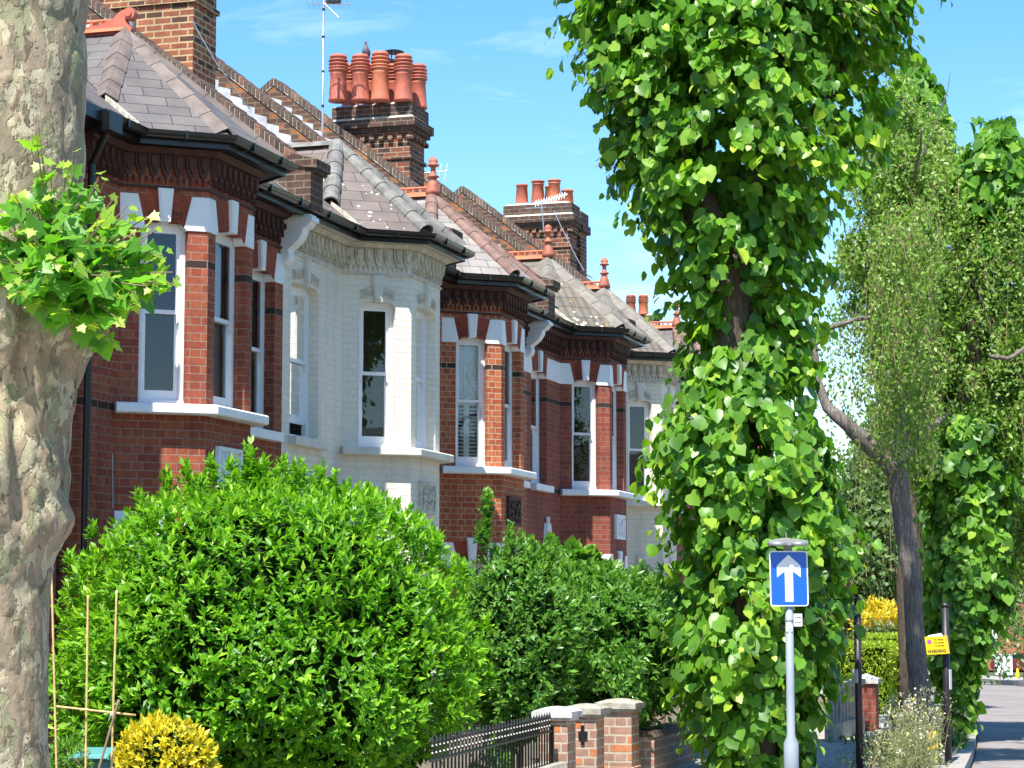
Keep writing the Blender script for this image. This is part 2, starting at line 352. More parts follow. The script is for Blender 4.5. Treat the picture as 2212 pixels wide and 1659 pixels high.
def sash_window(F, op, root, opened=0, extra=None, frame=None):
    a, b, za, zb = op; fw = .055
    mb = MB()
    mb.prism(F, [(a-.02, za), (a+fw, za), (a+fw, zb+.02), (a-.02, zb+.02)], -.21, -.135)
    mb.prism(F, [(b-fw, za), (b+.02, za), (b+.02, zb+.02), (b-fw, zb+.02)], -.21, -.135)
    lbox(mb, F, a+fw, b-fw, -.21, -.135, zb-.07, zb+.02)
    lbox(mb, F, a-.0, b+.0, -.2, -.09, za+.001, za+.05)
    win = mb.build('window', M['white'], root, bevel=.004)
    zm = (za+zb)/2+.02; st = .045
    for k, (y0, y1, w0, w1) in enumerate(((zm-.02, zb-.07, -.165, -.137), (za+.05+opened, zm+.02+opened, -.205, -.172))):
        s = MB(); u0, u1 = a+fw, b-fw
        br = .045 if k == 0 else .11
        lbox(s, F, u0, u0+st, w0, w1, y0, y1); lbox(s, F, u1-st, u1, w0, w1, y0, y1)
        lbox(s, F, u0+st, u1-st, w0, w1, y0, y0+br); lbox(s, F, u0+st, u1-st, w0, w1, y1-.04, y1)
        if k == 0:
            for uu in (u0, u1-st*.7):
                s.prism(F, [(uu, y0-.10), (uu+st*.5, y0-.085), (uu+st*.7, y0-.03), (uu+st*.7, y0), (uu, y0)], w0, w1)
        sh = s.build('sash', M['white'], win)
        g = MB(); wm = (w0+w1)/2
        g.quad(F(u0+st, wm, y0+br), F(u1-st, wm, y0+br), F(u1-st, wm, y1-.04), F(u0+st, wm, y1-.04))
        g.build('pane', M['glass'], win)
    return win
def sweep(mb, P, path, prof, m=0, closed_prof=True):
    pts = [Vector((p[0], p[1])) for p in path]; k = len(pts); ms = []
    for i in range(k):
        ns = []
        for (p, q) in ((i-1, i), (i, i+1)):
            if p >= 0 and q < k:
                t = (pts[q]-pts[p]).normalized(); ns.append(Vector((-t.y, t.x)))
        if len(ns) == 2:
            mm = (ns[0]+ns[1]).normalized(); mm = mm/max(.3, mm.dot(ns[0]))
        else: mm = ns[0]
        ms.append(mm)
    n = len(prof)
    vs = [P(pts[i].x+ms[i].x*w_, pts[i].y+ms[i].y*w_, z) for i in range(k) for (w_, z) in prof]
    fs = [(i*n+j, i*n+(j+1) % n, (i+1)*n+(j+1) % n, (i+1)*n+j) for i in range(k-1) for j in range(n)]
    fs += [tuple(range(n)), tuple((k-1)*n+j for j in range(n))]
    mb.add(vs, fs, m)
def along(P, path, step):
    """points and frames along a plan path"""
    for p, q in zip(path[:-1], path[1:]):
        F, Ln = facet(P, p, q); k = max(1, int(round(Ln/step)))
        for i in range(k): yield F, (i+.5)*Ln/k, Ln/k
def tile_run(mb, A, B, r, style='round', seg=.36, m=0, hook=False):
    A = Vector(A); B = Vector(B); d = (B-A); Ln = d.length; d.normalize(); k = max(1, int(round(Ln/seg)))
    side = d.cross(Vector((0, 0, 1))).normalized(); up = side.cross(d).normalized()
    prof = [(math.cos(t), math.sin(t)) for t in np.linspace(-.15, math.pi+.15, 9)] if style == 'round' else [(1.25, -.15), (.62, .35), (0, .75), (-.62, .35), (-1.25, -.15)]
    prof2 = [(x*.86, y*.86-.05) for x, y in prof]
    n = len(prof)
    for i in range(k):
        s0 = A+d*(Ln*i/k-.0); s1 = A+d*(Ln*(i+1)/k+.02)
        r0 = r*.95; r1 = r*1.06
        vs = []
        for (c, rr) in ((s0, r0), (s1, r1)):
            for (x, y) in prof: vs.append(c+side*x*rr+up*y*rr)
        for (c, rr) in ((s0, r0), (s1, r1)):
            for (x, y) in prof2: vs.append(c+side*x*rr+up*y*rr)
        fs = [(j, j+1, n+j+1, n+j) for j in range(n-1)]+[(2*n+j, 3*n+j, 3*n+j+1, 2*n+j+1) for j in range(n-1)]
        fs += [(n+j, n+j+1, 3*n+j+1, 3*n+j) for j in range(n-1)]+[(0, n, 3*n, 2*n), (n-1, 3*n-1, 4*n-1, 2*n-1)]
        mb.add(vs, fs, m)
def zc(v): return 7.33+SLOPE*(.2-v)            # parapet coping height
def roofz(v): return EAVE+SLOPE*(OV-v)

def facet_dressing(F, Ln, op, root, red, zh, zt):
    """keystone, arch panels, springer blocks over one opening"""
    a, b = op[0], op[1]; c = (a+b)/2; h = zt-zh; kw = .055 if b-a < .6 else .06
    k_ = .085 if b-a < .6 else .09
    K = MB(); K.prism(F, [(c-kw, zh-.012), (c+kw, zh-.012), (c+kw, zh+.03), (c-kw, zh+.03)], -.13, -.01)
    K.prism(F, [(c-kw, zh-.012), (c+kw, zh-.012), (c+k_, zt+.07), (c-k_, zt+.07)], -.01, .05)
    K.prism(F, [(c-kw+.018, zh+.02), (c+kw-.018, zh+.02), (c+k_-.02, zt+.045), (c-k_+.02, zt+.045)], .05, .06)
    K.build('keystone', M['stone_white'] if red else M['stone_cream'], root, bevel=.003)
    if red:
        for sgn in (0, 1):
            K = MB(); sold = MB()
            X = (lambda u: u) if sgn == 0 else (lambda u: a+b-u)
            e = 0 if sgn == 0 else Ln
            ee = -.008 if sgn == 0 else Ln+.008
            K.prism(F, [(X(a+.045), zh-.06), (X(a-.035), zt), (ee, zt), (ee, zh-.09), (X(a+.02), zh-.09)], -.01, .014)
            K.prism(F, [(X(a-.01), zh-.088), (X(a+.03), zh-.088), (X(a+.08), zh-.035), (X(a+.085), zh+.005), (X(a-.01), zh+.005)], -.13, -.011)
            arc = [(X(a+.045), zh-.06), (X(a+.10), zh-.015), (X(c-kw-.03), zh+.012), (X(c-kw), zh+.012), (X(c-k_+.01), zt+.03), (X(a-.035), zt)]
            sold.prism(F, arc, -.008, .006)
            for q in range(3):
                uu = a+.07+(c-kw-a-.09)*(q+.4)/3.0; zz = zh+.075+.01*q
                sold.prism(F, [(X(uu), zz+.028), (X(uu+.013), zz), (X(uu), zz-.028), (X(uu-.013), zz)], .006, .0075, 1)  # flat dark pieces painting shaded holes, set slightly proud
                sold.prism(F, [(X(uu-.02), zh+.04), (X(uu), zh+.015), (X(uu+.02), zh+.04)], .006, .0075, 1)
            K.build('springer_stone', M['stone_white'], root, bevel=.003)
            sold.build('brick_arch', [M['soldier'], M['hole_shade']], root)
    else:
        for sgn in (0, 1):
            X = (lambda u: u) if sgn == 0 else (lambda u: a+b-u)
            n = 5; orn = MB()
            for q in range(n):
                uu = a+.02+(c-kw-a-.03)*(q+.5)/n; zz = zh+.02+.012*q
                orn.prism(F, [(X(uu-.016), zz+.13), (X(uu+.016), zz+.13), (X(uu+.016), zz+.075), (X(uu), zz+.045), (X(uu-.016), zz+.075)], -.005, .022)
                orn.prism(F, [(X(uu-.007), zz+.045), (X(uu+.007), zz+.045), (X(uu), zz+.0)], -.005, .02)
            orn.build('drip_ornament', M['carved'], root)

def house(i, C, m, st):
    P = lambda u, v, z: Vector((XM+v, C+m*u, z))
    U0 = -PB/2; U1 = PA/2
    base = P(.6, 0, 0); base.z = gz(base.x, base.y)
    root = thing('terraced_house', base, st['label'], 'house', 'terraced houses with two storey bays')
    GZ = base.z-.4
    bay = [(-HL-DU, 0), (-HL, DV), (HL, DV), (HL+DU, 0)]
    wall = MB()
    red = st['style'] == 'red'
    stone = M['stone_white'] if red else M['stone_cream']
    path = [(U0, 0)]+bay+[(U1, 0)]
    ops = {}
    SOF = 6.56
    for k, (p, q) in enumerate(zip(path[:-1], path[1:])):
        F, Ln = facet(P, p, q)
        up = lo = None
        if k in (1, 3): up = (Ln/2-.255, Ln/2+.255, ZS, 5.79); lo = (Ln/2-.255, Ln/2+.255, .85, 2.42)
        if k == 2: up = (Ln/2-.40, Ln/2+.40, ZS, 5.79); lo = (Ln/2-.40, Ln/2+.40, .85, 2.42)
        if k == 4: a = 2.02-(HL+DU); up = (a, a+.93, ZS, 5.80); lo = (a, a+.93, 0.05, 2.5)
        panel(wall, F, Ln, ZS-.02, SOF+.1, up)
        panel(wall, F, Ln, GZ, ZS-.02, lo)
        if up:
            ops[k] = (F, Ln, up, lo)
            facet_dressing(F, Ln, up, root, red, 5.79, 6.07)
            if k != 4:
                facet_dressing(F, Ln, lo, root, red, 2.42, 2.70)
            w_ = sash_window(F, up, root, opened=st.get('open', {}).get(k, 0))
            if k != 4: sash_window(F, lo, root)
            else:
                dm = MB(); lbox(dm, F, lo[0]+.06, lo[1]-.06, -.2, -.14, .08, 2.05)
                for (x0, x1, y0, y1) in ((.14, .42, .25, .85), (.51, .79, .25, .85), (.14, .42, 1.0, 1.9), (.51, .79, 1.0, 1.9)):
                    lbox(dm, F, lo[0]+x0, lo[0]+x1, -.145, -.13, y0, y1)
                door = dm.build('door', st['door'], root)
                hm = MB(); lbox(hm, F, lo[0]+.4, lo[0]+.54, -.14, -.11, .92, .97); hm.build('letterbox', M['alum'], door)
                fm = MB(); lbox(fm, F, lo[0], lo[0]+.06, -.2, -.1, .05, 2.5); lbox(fm, F, lo[1]-.06, lo[1], -.2, -.1, .05, 2.5); lbox(fm, F, lo[0]+.06, lo[1]-.06, -.2, -.1, 2.05, 2.12); lbox(fm, F, lo[0]+.06, lo[1]-.06, -.2, -.1, 2.44, 2.5)
                fm.quad(F(lo[0]+.06, -.16, 2.12), F(lo[1]-.06, -.16, 2.12), F(lo[1]-.06, -.16, 2.44), F(lo[0]+.06, -.16, 2.44), 1)
                fm.build('door_frame', [M['white'], M['glass']], root)
            if k in st.get('net', ()):
                b = MB(); n = 30; x0_, x1_ = up[0]+(.30 if k == 2 else .40)*(up[1]-up[0]), up[1]+.02
                G_ = lambda j, z: F(x0_+(x1_-x0_)*j/n+.02*math.sin(z*2.1+k), -.27+.014*math.sin(j*1.35)+.006*math.sin(z*5), z)
                for j in range(n):
                    for y0, y1 in zip(np.linspace(ZS+.04, 5.76, 7)[:-1], np.linspace(ZS+.04, 5.76, 7)[1:]): b.quad(G_(j, y0), G_(j+1, y0), G_(j+1, y1), G_(j, y1))
                b.build('curtain', M['net'], root, smooth=True)
            if st.get('blind') == 'shutter' and k in (1, 2):
                b = MB(); a_, b_ = up[0]+.02, up[1]-.02; wd = (b_-a_)/2
                for s0 in (a_, a_+wd):
                    lbox(b, F, s0, s0+.04, -.245, -.225, ZS+.05, 5.75); lbox(b, F, s0+wd-.045, s0+wd, -.245, -.225, ZS+.05, 5.75)
                    for zz in (ZS+.05, 4.78, 5.70): lbox(b, F, s0+.04, s0+wd-.045, -.245, -.225, zz, zz+.06)
                    n = 30
                    for q in range(n):
                        z_ = ZS+.13+q*(5.68-ZS-.13)/n
                        if 4.76 < z_+.02 < 4.86: continue
                        if z_ > 4.8: b.prism(F, [(s0+.04, z_), (s0+wd-.045, z_), (s0+wd-.045, z_+.055), (s0+.04, z_+.055)], -.241, -.236)
                        else: b.quad(F(s0+.04, -.255, z_+.03), F(s0+wd-.045, -.255, z_+.03), F(s0+wd-.045, -.222, z_+.0), F(s0+.04, -.222, z_+.0))
                b.build('shutter', M['white'], root)
            if st.get('blind') == 'curtain' and k in (1, 2):
                for (c0, c1) in ((up[0]+.0, up[0]+.14), (up[1]-.2, up[1]+.02)):
                    b = MB(); n = 14
                    def cu(j, z): 
                        s_ = j/n; tie = .6+.4*abs((z-4.6)/1.2)
                        cen = c0 if c0 < (up[0]+up[1])/2 else c1
                        u = c0+(c1-c0)*s_; u = cen+(u-cen)*min(1.25, tie+.25)
                        return F(u, -.29+.02*math.sin(s_*25), z)
                    zz = np.linspace(ZS+.03, 5.78, 12)
                    for j in range(n):
                        for y0, y1 in zip(zz[:-1], zz[1:]): b.quad(cu(j, y0), cu(j+1, y0), cu(j+1, y1), cu(j, y1))
                    b.build('curtain', M['curtain'], root, smooth=True)
    # room box walls; the dimness of the room is put into their near-black colour
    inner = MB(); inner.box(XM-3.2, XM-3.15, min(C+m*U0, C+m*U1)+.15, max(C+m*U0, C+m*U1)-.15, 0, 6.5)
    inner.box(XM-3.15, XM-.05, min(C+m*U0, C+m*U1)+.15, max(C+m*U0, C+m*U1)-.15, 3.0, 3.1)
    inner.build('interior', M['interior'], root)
    # party and rear walls
    for u in (U0+.02, U1-.02):
        wall.poly([P(u, 0, GZ), P(u, 0, 6.8), P(u, VR, roofz(VR)-.05), P(u, 2*VR, 6.8), P(u, 2*VR, GZ)])
    wall.quad(P(U0, 2*VR, GZ), P(U1, 2*VR, GZ), P(U1, 2*VR, 6.7), P(U0, 2*VR, 6.7))
    wl = wall.build('wall', st['wall'], root)
    # sills
    sb = MB(); sweep(sb, P, [(-HL-DU-.02, -.03)]+[(bay[1]), (bay[2])]+[(HL+DU+.02, -.03)], [(-.04, ZS-.115), (.175, ZS-.115), (.185, ZS-.10), (.185, ZS-.025), (.17, ZS-.006), (-.19, ZS+.003), (-.19, ZS-.02), (-.04, ZS-.02)])
    sb.build('bay_sill', stone, root, bevel=.006)
    sb = MB(); F4, L4 = facet(P, path[4], path[5]); a, b, *_ = ops[4][2]
    F5 = F4
    lbox(sb, F5, a-.06, b+.06, -.19, .12, ZS-.11, ZS+.003); sb.build('window_sill', stone, root, bevel=.006)
    sb = MB(); sweep(sb, P, [(-HL-DU-.02, -.03)]+[(bay[1]), (bay[2])]+[(HL+DU+.02, -.03)], [(-.04, .75), (.12, .75), (.12, .85), (-.19, .853)])
    sb.build('bay_sill', stone, root)
    # plaque on the front of the bay
    F, Ln = facet(P, bay[1], bay[2]); pm = st.get('plaque')
    if pm:
        q = MB(); x0, x1, z0, z1 = Ln/2-.33, Ln/2+.29, 2.98, 3.42
        lbox(q, F, x0, x1, -.01, .03, z0, z1)
        for (a0, a1, b0, b1) in ((x0, x1, z0, z0+.05), (x0, x1, z1-.05, z1), (x0, x0+.05, z0+.05, z1-.05), (x1-.05, x1, z0+.05, z1-.05)): lbox(q, F, a0, a1, .03, .05, b0, b1)
        rr = random.Random(i)
        for j in range(26):
            cu_, cz_ = rr.uniform(x0+.1, x1-.1), rr.uniform(z0+.1, z1-.1); r_ = rr.uniform(.025, .05); an = rr.uniform(0, 3.14)
            q.prism(F, [(cu_+r_*math.cos(an+t)*(1.3 if k_ % 2 else .6), cz_+r_*math.sin(an+t)*(1.3 if k_ % 2 else .6)) for k_, t in enumerate(np.linspace(0, 2*math.pi, 9)[:-1])], .03, .045+rr.random()*.015)
        q.build('plaque', pm, root, bevel=.004)
    # frieze under the eaves
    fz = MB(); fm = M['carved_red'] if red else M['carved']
    full = path
    for F, u, du_ in along(P, full, .145):
        s = du_*.46
        z0 = 6.20
        fz.prism(F, [(u-s, z0+.30), (u+s, z0+.30), (u+s, z0+.2), (u+s*.55, z0+.09), (u, z0+.05), (u-s*.55, z0+.09), (u-s, z0+.2)], -.01, .05)
        fz.prism(F, [(u-s*.55, z0+.27), (u+s*.55, z0+.27), (u+s*.5, z0+.19), (u, z0+.11), (u-s*.5, z0+.19)], .05, .085)
        fz.prism(F, [(u-.012, z0+.05), (u+.012, z0+.05), (u, z0-.01)], -.01, .03)
        fz.prism(F, [(u+s-.012, z0+.06), (u+s+.02, z0+.06), (u+s+.004, z0+.0)], -.01, .03)
    sweep(fz, P, full, [(-.01, 6.50), (.10, 6.50), (.16, 6.555), (-.01, 6.555)])
    sweep(fz, P, full, [(-.01, 6.135), (.022, 6.135), (.03, 6.165), (-.01, 6.175)])
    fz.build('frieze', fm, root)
    # soffit, fascia, gutter
    ex = OV
    A = (-HL-.6*OV-DU, OV); Bp = (-HL-.6*OV, DV+OV)
    ev = [(U0-(0.38 if i == 0 else -.0), OV), A, Bp, (-Bp[0], Bp[1]), (-A[0], A[1]), (U1, OV)]
    so_ = MB(); sweep(so_, P, ev, [(-.36, 6.56), (.0, 6.56), (.0, 6.59), (-.36, 6.59)])
    so_.build('soffit', M['soffit_cream'] if not red else M['black'], root)
    fa = MB(); sweep(fa, P, ev, [(-.02, 6.545), (.012, 6.545), (.012, 6.69), (-.02, 6.69)])
    gp = [(.075+.062*math.cos(t), 6.665+.062*math.sin(t)) for t in np.linspace(math.pi, 2*math.pi, 9)]
    gi = [(.075+.054*math.cos(t), 6.667+.054*math.sin(t)) for t in np.linspace(2*math.pi, math.pi, 9)]
    sweep(fa, P, ev, [(.008, 6.675)]+gp+[(.141, 6.68), (.13, 6.68)]+gi)
    for F, u, _ in along(P, ev, .9): lbox(fa, F, u-.02, u+.02, .0, .148, 6.60, 6.684)
    gut = fa.build('gutter', M['black'], root)
    # roofs
    rf = MB()
    a0 = .17; UA, UB = (U0+a0 if i else U0-.35), U1-a0
    rf.quad(P(UA, OV+.04, roofz(OV+.04)), P(UB, OV+.04, roofz(OV+.04)), P(UB, VR, roofz(VR)), P(UA, VR, roofz(VR)))
    rf.quad(P(UA, 2*VR-OV, roofz(OV)), P(UB, 2*VR-OV, roofz(OV)), P(UB, VR, roofz(VR)), P(UA, VR, roofz(VR)))
    zA = roofz(OV); AP = Vector((0, -.58, 8.154)); Pa = Vector(AP)
    A3 = Vector((A[0], A[1], zA)); B3 = Vector((Bp[0], Bp[1], zA))
    n1 = (B3-A3).cross(AP-A3); n2 = Vector((0, SLOPE, 1)); vd = n1.cross(n2).normalized()
    if vd.z < 0: vd = -vd
    S3 = A3+vd*(.36/vd.z)
    Rv = OV-(8.154-EAVE)/SLOPE; R3 = Vector((0, Rv-.02, 8.154))
    mir = lambda q: Vector((-q.x, q.y, q.z))
    lift = Vector((0, 0, .012))
    W3 = lambda q: P(q.x, q.y, q.z)
    # eaves of the bay roof oversail the gutter a little
    for f in (lambda q: q, mir):
        rf.poly([W3(f(A3+lift)), W3(f(B3+lift)), W3(f(AP+lift)), W3(f(S3+lift))])
        rf.poly([W3(f(AP+lift)), W3(f(S3+lift)), W3(f(R3+lift))])
    rf.poly([W3(B3+lift), W3(mir(B3)+lift), W3(AP+lift)])
    roof = rf.build('roof', st['roof'], root)
    hp = MB(); r_ = st['hip_r']; sty = st['hip_style']
    for f in (lambda q: q, mir):
        tile_run(hp, W3(f(AP)), W3(f(S3+vd*.02)+Vector((0, 0, .02))), r_, sty)
        tile_run(hp, W3(f(AP)+Vector((0, 0, -.03))), W3(f(B3+(AP-B3)*.035)+Vector((0, 0, -.02))), r_, sty)
    hp.build('hip_tiles', st['hip'], roof, smooth=False)
    rg = MB()
    if st['crest']:
        tile_run(rg, W3(AP), W3(R3), .10, 'angle')
        n = int(abs(AP.y-R3.y)/.06)
        for j in range(n):
            v0 = AP.y-.05-j*.06
            if j % 2 == 0: rg.hexa([P(-.015, v0, 8.22), P(.015, v0, 8.22), P(.015, v0-.035, 8.22), P(-.015, v0-.035, 8.22), P(-.015, v0, 8.28), P(.015, v0, 8.28), P(.015, v0-.035, 8.28), P(-.015, v0-.035, 8.28)])
        rg.tube([P(0, AP.y-.03, 8.295), P(0, R3.y, 8.295)], .022, 8)
        rg.build('ridge_tiles', M['terra_or'], roof)
    else:
        tile_run(rg, W3(AP), W3(R3), .10, 'angle'); rg.build('ridge_tiles', st['hip'], roof)
    rg = MB(); tile_run(rg, P(UA, VR, roofz(VR)+.0), P(UB, VR, roofz(VR)+.0), .12, 'angle'); rg.build('ridge_tiles', st['hip'], roof)
    if st['finial'] == 'ball':
        fn = MB(); c = P(0, AP.y+.02, 8.20)
        fn.lathe(c, [(.125, -.03), (.115, .04), (.075, .17), (.05, .23), (.09, .25), (.095, .27), (.05, .295), (.042, .34), (.038, .40), (.055, .42), (.095, .435), (.095, .455), (.06, .468), (.074, .50), (.07, .53), (.05, .56), (.02, .58), (.0, .583)], 16)
        fn.build('finial', M['terra_dk'], roof, smooth=True)
    if st['finial'] == 'scroll':
        fn = MB()
        FF = lambda u, w_, z: P(w_, AP.y+u, z)
        cen = (.06, 8.345); pts = [(cen[0]+.07*math.cos(t), cen[1]+.07*math.sin(t)) for t in np.linspace(-2.4, 2.1, 12)]
        fn.prism(FF, [(-1.1, 8.10), (.08, 8.10), (.10, 8.18), (.03, 8.24)]+pts+[(-.06, 8.37), (-.14, 8.30), (-.3, 8.245), (-.55, 8.22), (-1.1, 8.22)], -.05, .05)
        fn.tube([FF(cen[0], -.075, cen[1]), FF(cen[0], .075, cen[1])], .04, 12)
        fn.build('finial', M['terra'], roof)
    # valley mortar
    for f in (lambda q: q, mir):
        vm = MB()
        d = (f(S3)-f(A3)); k = 14; prev = None
        for j in range(k):
            a_ = f(A3)+d*(j/k*1.0); b_ = f(A3)+d*((j+1)/k); wj = .028+.016*random.random()
            vm.hexa([W3(q) for q in (a_+Vector((-wj, 0, .0)), b_+Vector((-wj, 0, 0)), b_+Vector((wj, 0, 0)), a_+Vector((wj, 0, 0)), a_+Vector((-wj, 0, .06)), b_+Vector((-wj, 0, .06)), b_+Vector((wj, 0, .06)), a_+Vector((wj, 0, .06)))])
        vm.build('valley_mortar', M['mortar'], roof)
    # downpipe
    dp = MB(); u = U0+.12 if i in (1, 2, 3, 4, 5) else U0+.02
    if i == 0:
        dp.tube([P(U0-.2, OV+.07, 6.62), P(U0-.2, OV+.07, 6.5), P(U0+.0, .1, 6.2), P(U0+.0, .1, 0)], .04, 10)
        dp.box(XM+.28, XM+.50, C+m*(U0-.4), C+m*(U0-.12), 6.46, 6.66)
        dp.build('downpipe', M['black'], root)
    return root, P

def parapet(parent, yp, door_side, th=.17):
    P = lambda v, y, z: Vector((XM+v, y, z))
    mb = MB(); F = lambda a, w_, b: P(a, yp+w_, b)
    mb.prism(F, [(.2, 6.6), (.2, zc(.2)-.07), (VR, zc(VR)-.07), (2*VR-.2, zc(.2)-.07), (2*VR-.2, 6.4)], -th, th)
    w_ = mb.build('parapet', M['parapet'], parent)
    cp = MB()
    for (a, b) in ((.28, VR), (2*VR-.2, VR)):
        za, zb = (zc(a) if a > VR else zc(.2)), zc(VR)
        n = int(abs(b-a)*1.27/.085)
        for j in range(n):
            t0 = j/n; t1 = (j+.9)/n; jz = random.uniform(-.008, .008); jw = random.uniform(-.006, .006)
            q = []
            for (t, dz) in ((t0, -.13), (t1, -.13), (t0, .0), (t1, .0)):
                vv = a+(b-a)*t; z_ = za+(zb-za)*t+dz+jz; q.append((vv, z_))
            cp.hexa([P(q[0][0], yp-th-.035+jw, q[0][1]), P(q[1][0], yp-th-.035+jw, q[1][1]), P(q[1][0], yp+th+.035+jw, q[1][1]), P(q[0][0], yp+th+.035+jw, q[0][1]),
                     P(q[2][0], yp-th-.035+jw, q[2][1]), P(q[3][0], yp-th-.035+jw, q[3][1]), P(q[3][0], yp+th+.035+jw, q[3][1]), P(q[2][0], yp+th+.035+jw, q[2][1])])
        cp.prism(F, [(a, za-.15), (a, za-.014), (b, zb-.014), (b, zb-.15)], -th-.022, th+.022, 1)
    cp.build('coping', [M['coping'], M['mortar']], parent, bevel=.008)
    # stepped lead flashing on both sides
    for sgn in (-1, 1):
        fl = MB()
        y0 = yp+sgn*(th+.001); y1 = yp+sgn*(th+.007)
        v = .15
        while v > VR+.1:
            z0 = roofz(v); 
            fl.add([P(v, y0, z0-.02), P(v, y0, z0+.24), P(v-.2, y0, z0+.24), P(v-.2, y0, roofz(v-.2)-.02), P(v, y1, z0-.02), P(v, y1, z0+.24), P(v-.2, y1, z0+.30), P(v-.2, y1, roofz(v-.2)-.02)],
                   [(4, 5, 6, 7), (0, 1, 5, 4), (1, 2, 6, 5), (2, 3, 7, 6)])
            fl.quad(P(v, y1, z0+.012), P(v-.2, y1, roofz(v-.2)+.012), P(v-.2, y1+sgn*.1, roofz(v-.2)+.014), P(v, y1+sgn*.1, z0+.014))
            v -= .2
        fl.build('flashing', M['lead'], parent)
    # kneeler block at the foot
    kn = MB()
    kn.prism(F, [(-.1, 6.62), (.44, 6.62), (.44, 7.06), (.5, 7.06), (.5, 7.22), (.16, 7.28), (-.05, 7.38), (-.1, 7.3)], -th-.03, th+.03)
    kn.prism(F, [(-.02, 7.2), (.53, 7.1), (.53, 7.22), (.2, 7.30)], -th-.06, th+.06)
    kn.build('kneeler', M['chim_dark'], parent)
    if door_side:
        br = MB()
        prof = [(0, 5.95), (.05, 5.95), (.10, 5.99), (.12, 6.06), (.10, 6.13), (.16, 6.17), (.24, 6.24), (.29, 6.32), (.30, 6.38), (.36, 6.41), (.40, 6.46), (.40, 6.56), (0, 6.56)]
        br.prism(F, prof, -.10, .10)
        br.prism(F, [(.03, 6.45), (.43, 6.47), (.43, 6.53), (.03, 6.53)], -.12, .12)
        br.build('console_bracket', M['stone_white'], parent, bevel=.006)

def pot(mb, c, kind, h, r, m=0):
    if kind == 'louvre':
        pr = [(r*1.08, 0), (r*1.10, .03), (r*1.05, .06), (r*.88, h*.55), (r*.95, h*.57), (r*.95, h*.6), (r*.9, h*.61), (r*.9, h*.64), (r*1.12, h*.655), (r*1.12, h*.675), (r*.9, h*.69)]
        z = .70
        for q in range(3):
            pr += [(r*.84, h*z), (r*1.1, h*(z+.012)), (r*1.1, h*(z+.035)), (r*.84, h*(z+.05))]; z += .075
        pr += [(r*.92, h*.93), (r*1.0, h*.945), (r*.98, h*.96), (r*.80, h), (r*.62, h), (r*.60, h*.9)]
    elif kind == 'roll':
        pr = [(r*1.15, 0), (r*1.12, .04), (r*.86, h*.82), (r*.98, h*.84), (r*.98, h*.87), (r*.88, h*.89), (r*.95, h*.94), (r*1.08, h*.955), (r*1.08, h), (r*.78, h), (r*.75, h*.9)]
    else:
        pr = [(r*1.1, 0), (r*1.08, .03), (r*.88, h*.9), (r*.98, h*.92), (r*1.0, h*.96), (r*.97, h), (r*.78, h), (r*.75, h*.9)]
    mb.lathe(c, pr, 22, m)

def chimney(parent, x0, x1, y0, y1, ztop, body, zb=7.2, extra=None, cap='mortar'):
    """corbelled brick stack; x0<x1, y0<y1 is the body"""
    mb = MB(); dk = 1
    mb.box(x0, x1, y0, y1, zb, ztop-.52)
    def band(e, za, zb_, m): mb.box(x0-e, x1+e, y0-e, y1+e, za, zb_, m)
    band(.035, ztop-.98, ztop-.91, 0)
    band(.03, ztop-.56, ztop-.49, 0)
    n = int((x1-x0)/.16)
    for j in range(n+1):
        xx = x0+(x1-x0)*j/n
        mb.box(xx-.045, xx+.045, y0-.07, y0+.01, ztop-.64, ztop-.56, 0)
    n = max(2, int((y1-y0)/.16))
    for j in range(n+1):
        yy = y0+(y1-y0)*j/n
        mb.box(x1-.01, x1+.07, yy-.045, yy+.045, ztop-.64, ztop-.56, 0)
    band(.085, ztop-.49, ztop-.41, 1); band(.135, ztop-.41, ztop-.26, 1); band(.06, ztop-.26, ztop, 1)
    c = mb.build('chimney', [body, M['chim_dark']], parent, bevel=.006)
    f = MB(); f.add([(x0-.10, y0-.10, ztop-.26), (x1+.10, y0-.10, ztop-.26), (x1+.10, y1+.10, ztop-.26), (x0-.10, y1+.10, ztop-.26), (x0-.05, y0-.05, ztop-.20), (x1+.05, y0-.05, ztop-.20), (x1+.05, y1+.05, ztop-.20), (x0-.05, y1+.05, ztop-.20)], [(0, 1, 5, 4), (1, 2, 6, 5), (2, 3, 7, 6), (3, 0, 4, 7)])
    nx, ny = 16, 8; vs = []; fs = []
    for a in range(nx+1):
        for b in range(ny+1):
            e = min(a, nx-a, b, ny-b); zz = ztop+.004+(0 if e == 0 else .04+.03*min(3, e)/3+random.uniform(-.012, .012))
            vs.append((x0-.055+(x1-x0+.11)*a/nx, y0-.055+(y1-y0+.11)*b/ny, zz))
    for a in range(nx):
        for b in range(ny): k = a*(ny+1)+b; fs.append((k, k+1, k+ny+2, k+ny+1))
    f.add(vs, fs); f.build('flaunching', M['mortar'], c, smooth=False)
    return c

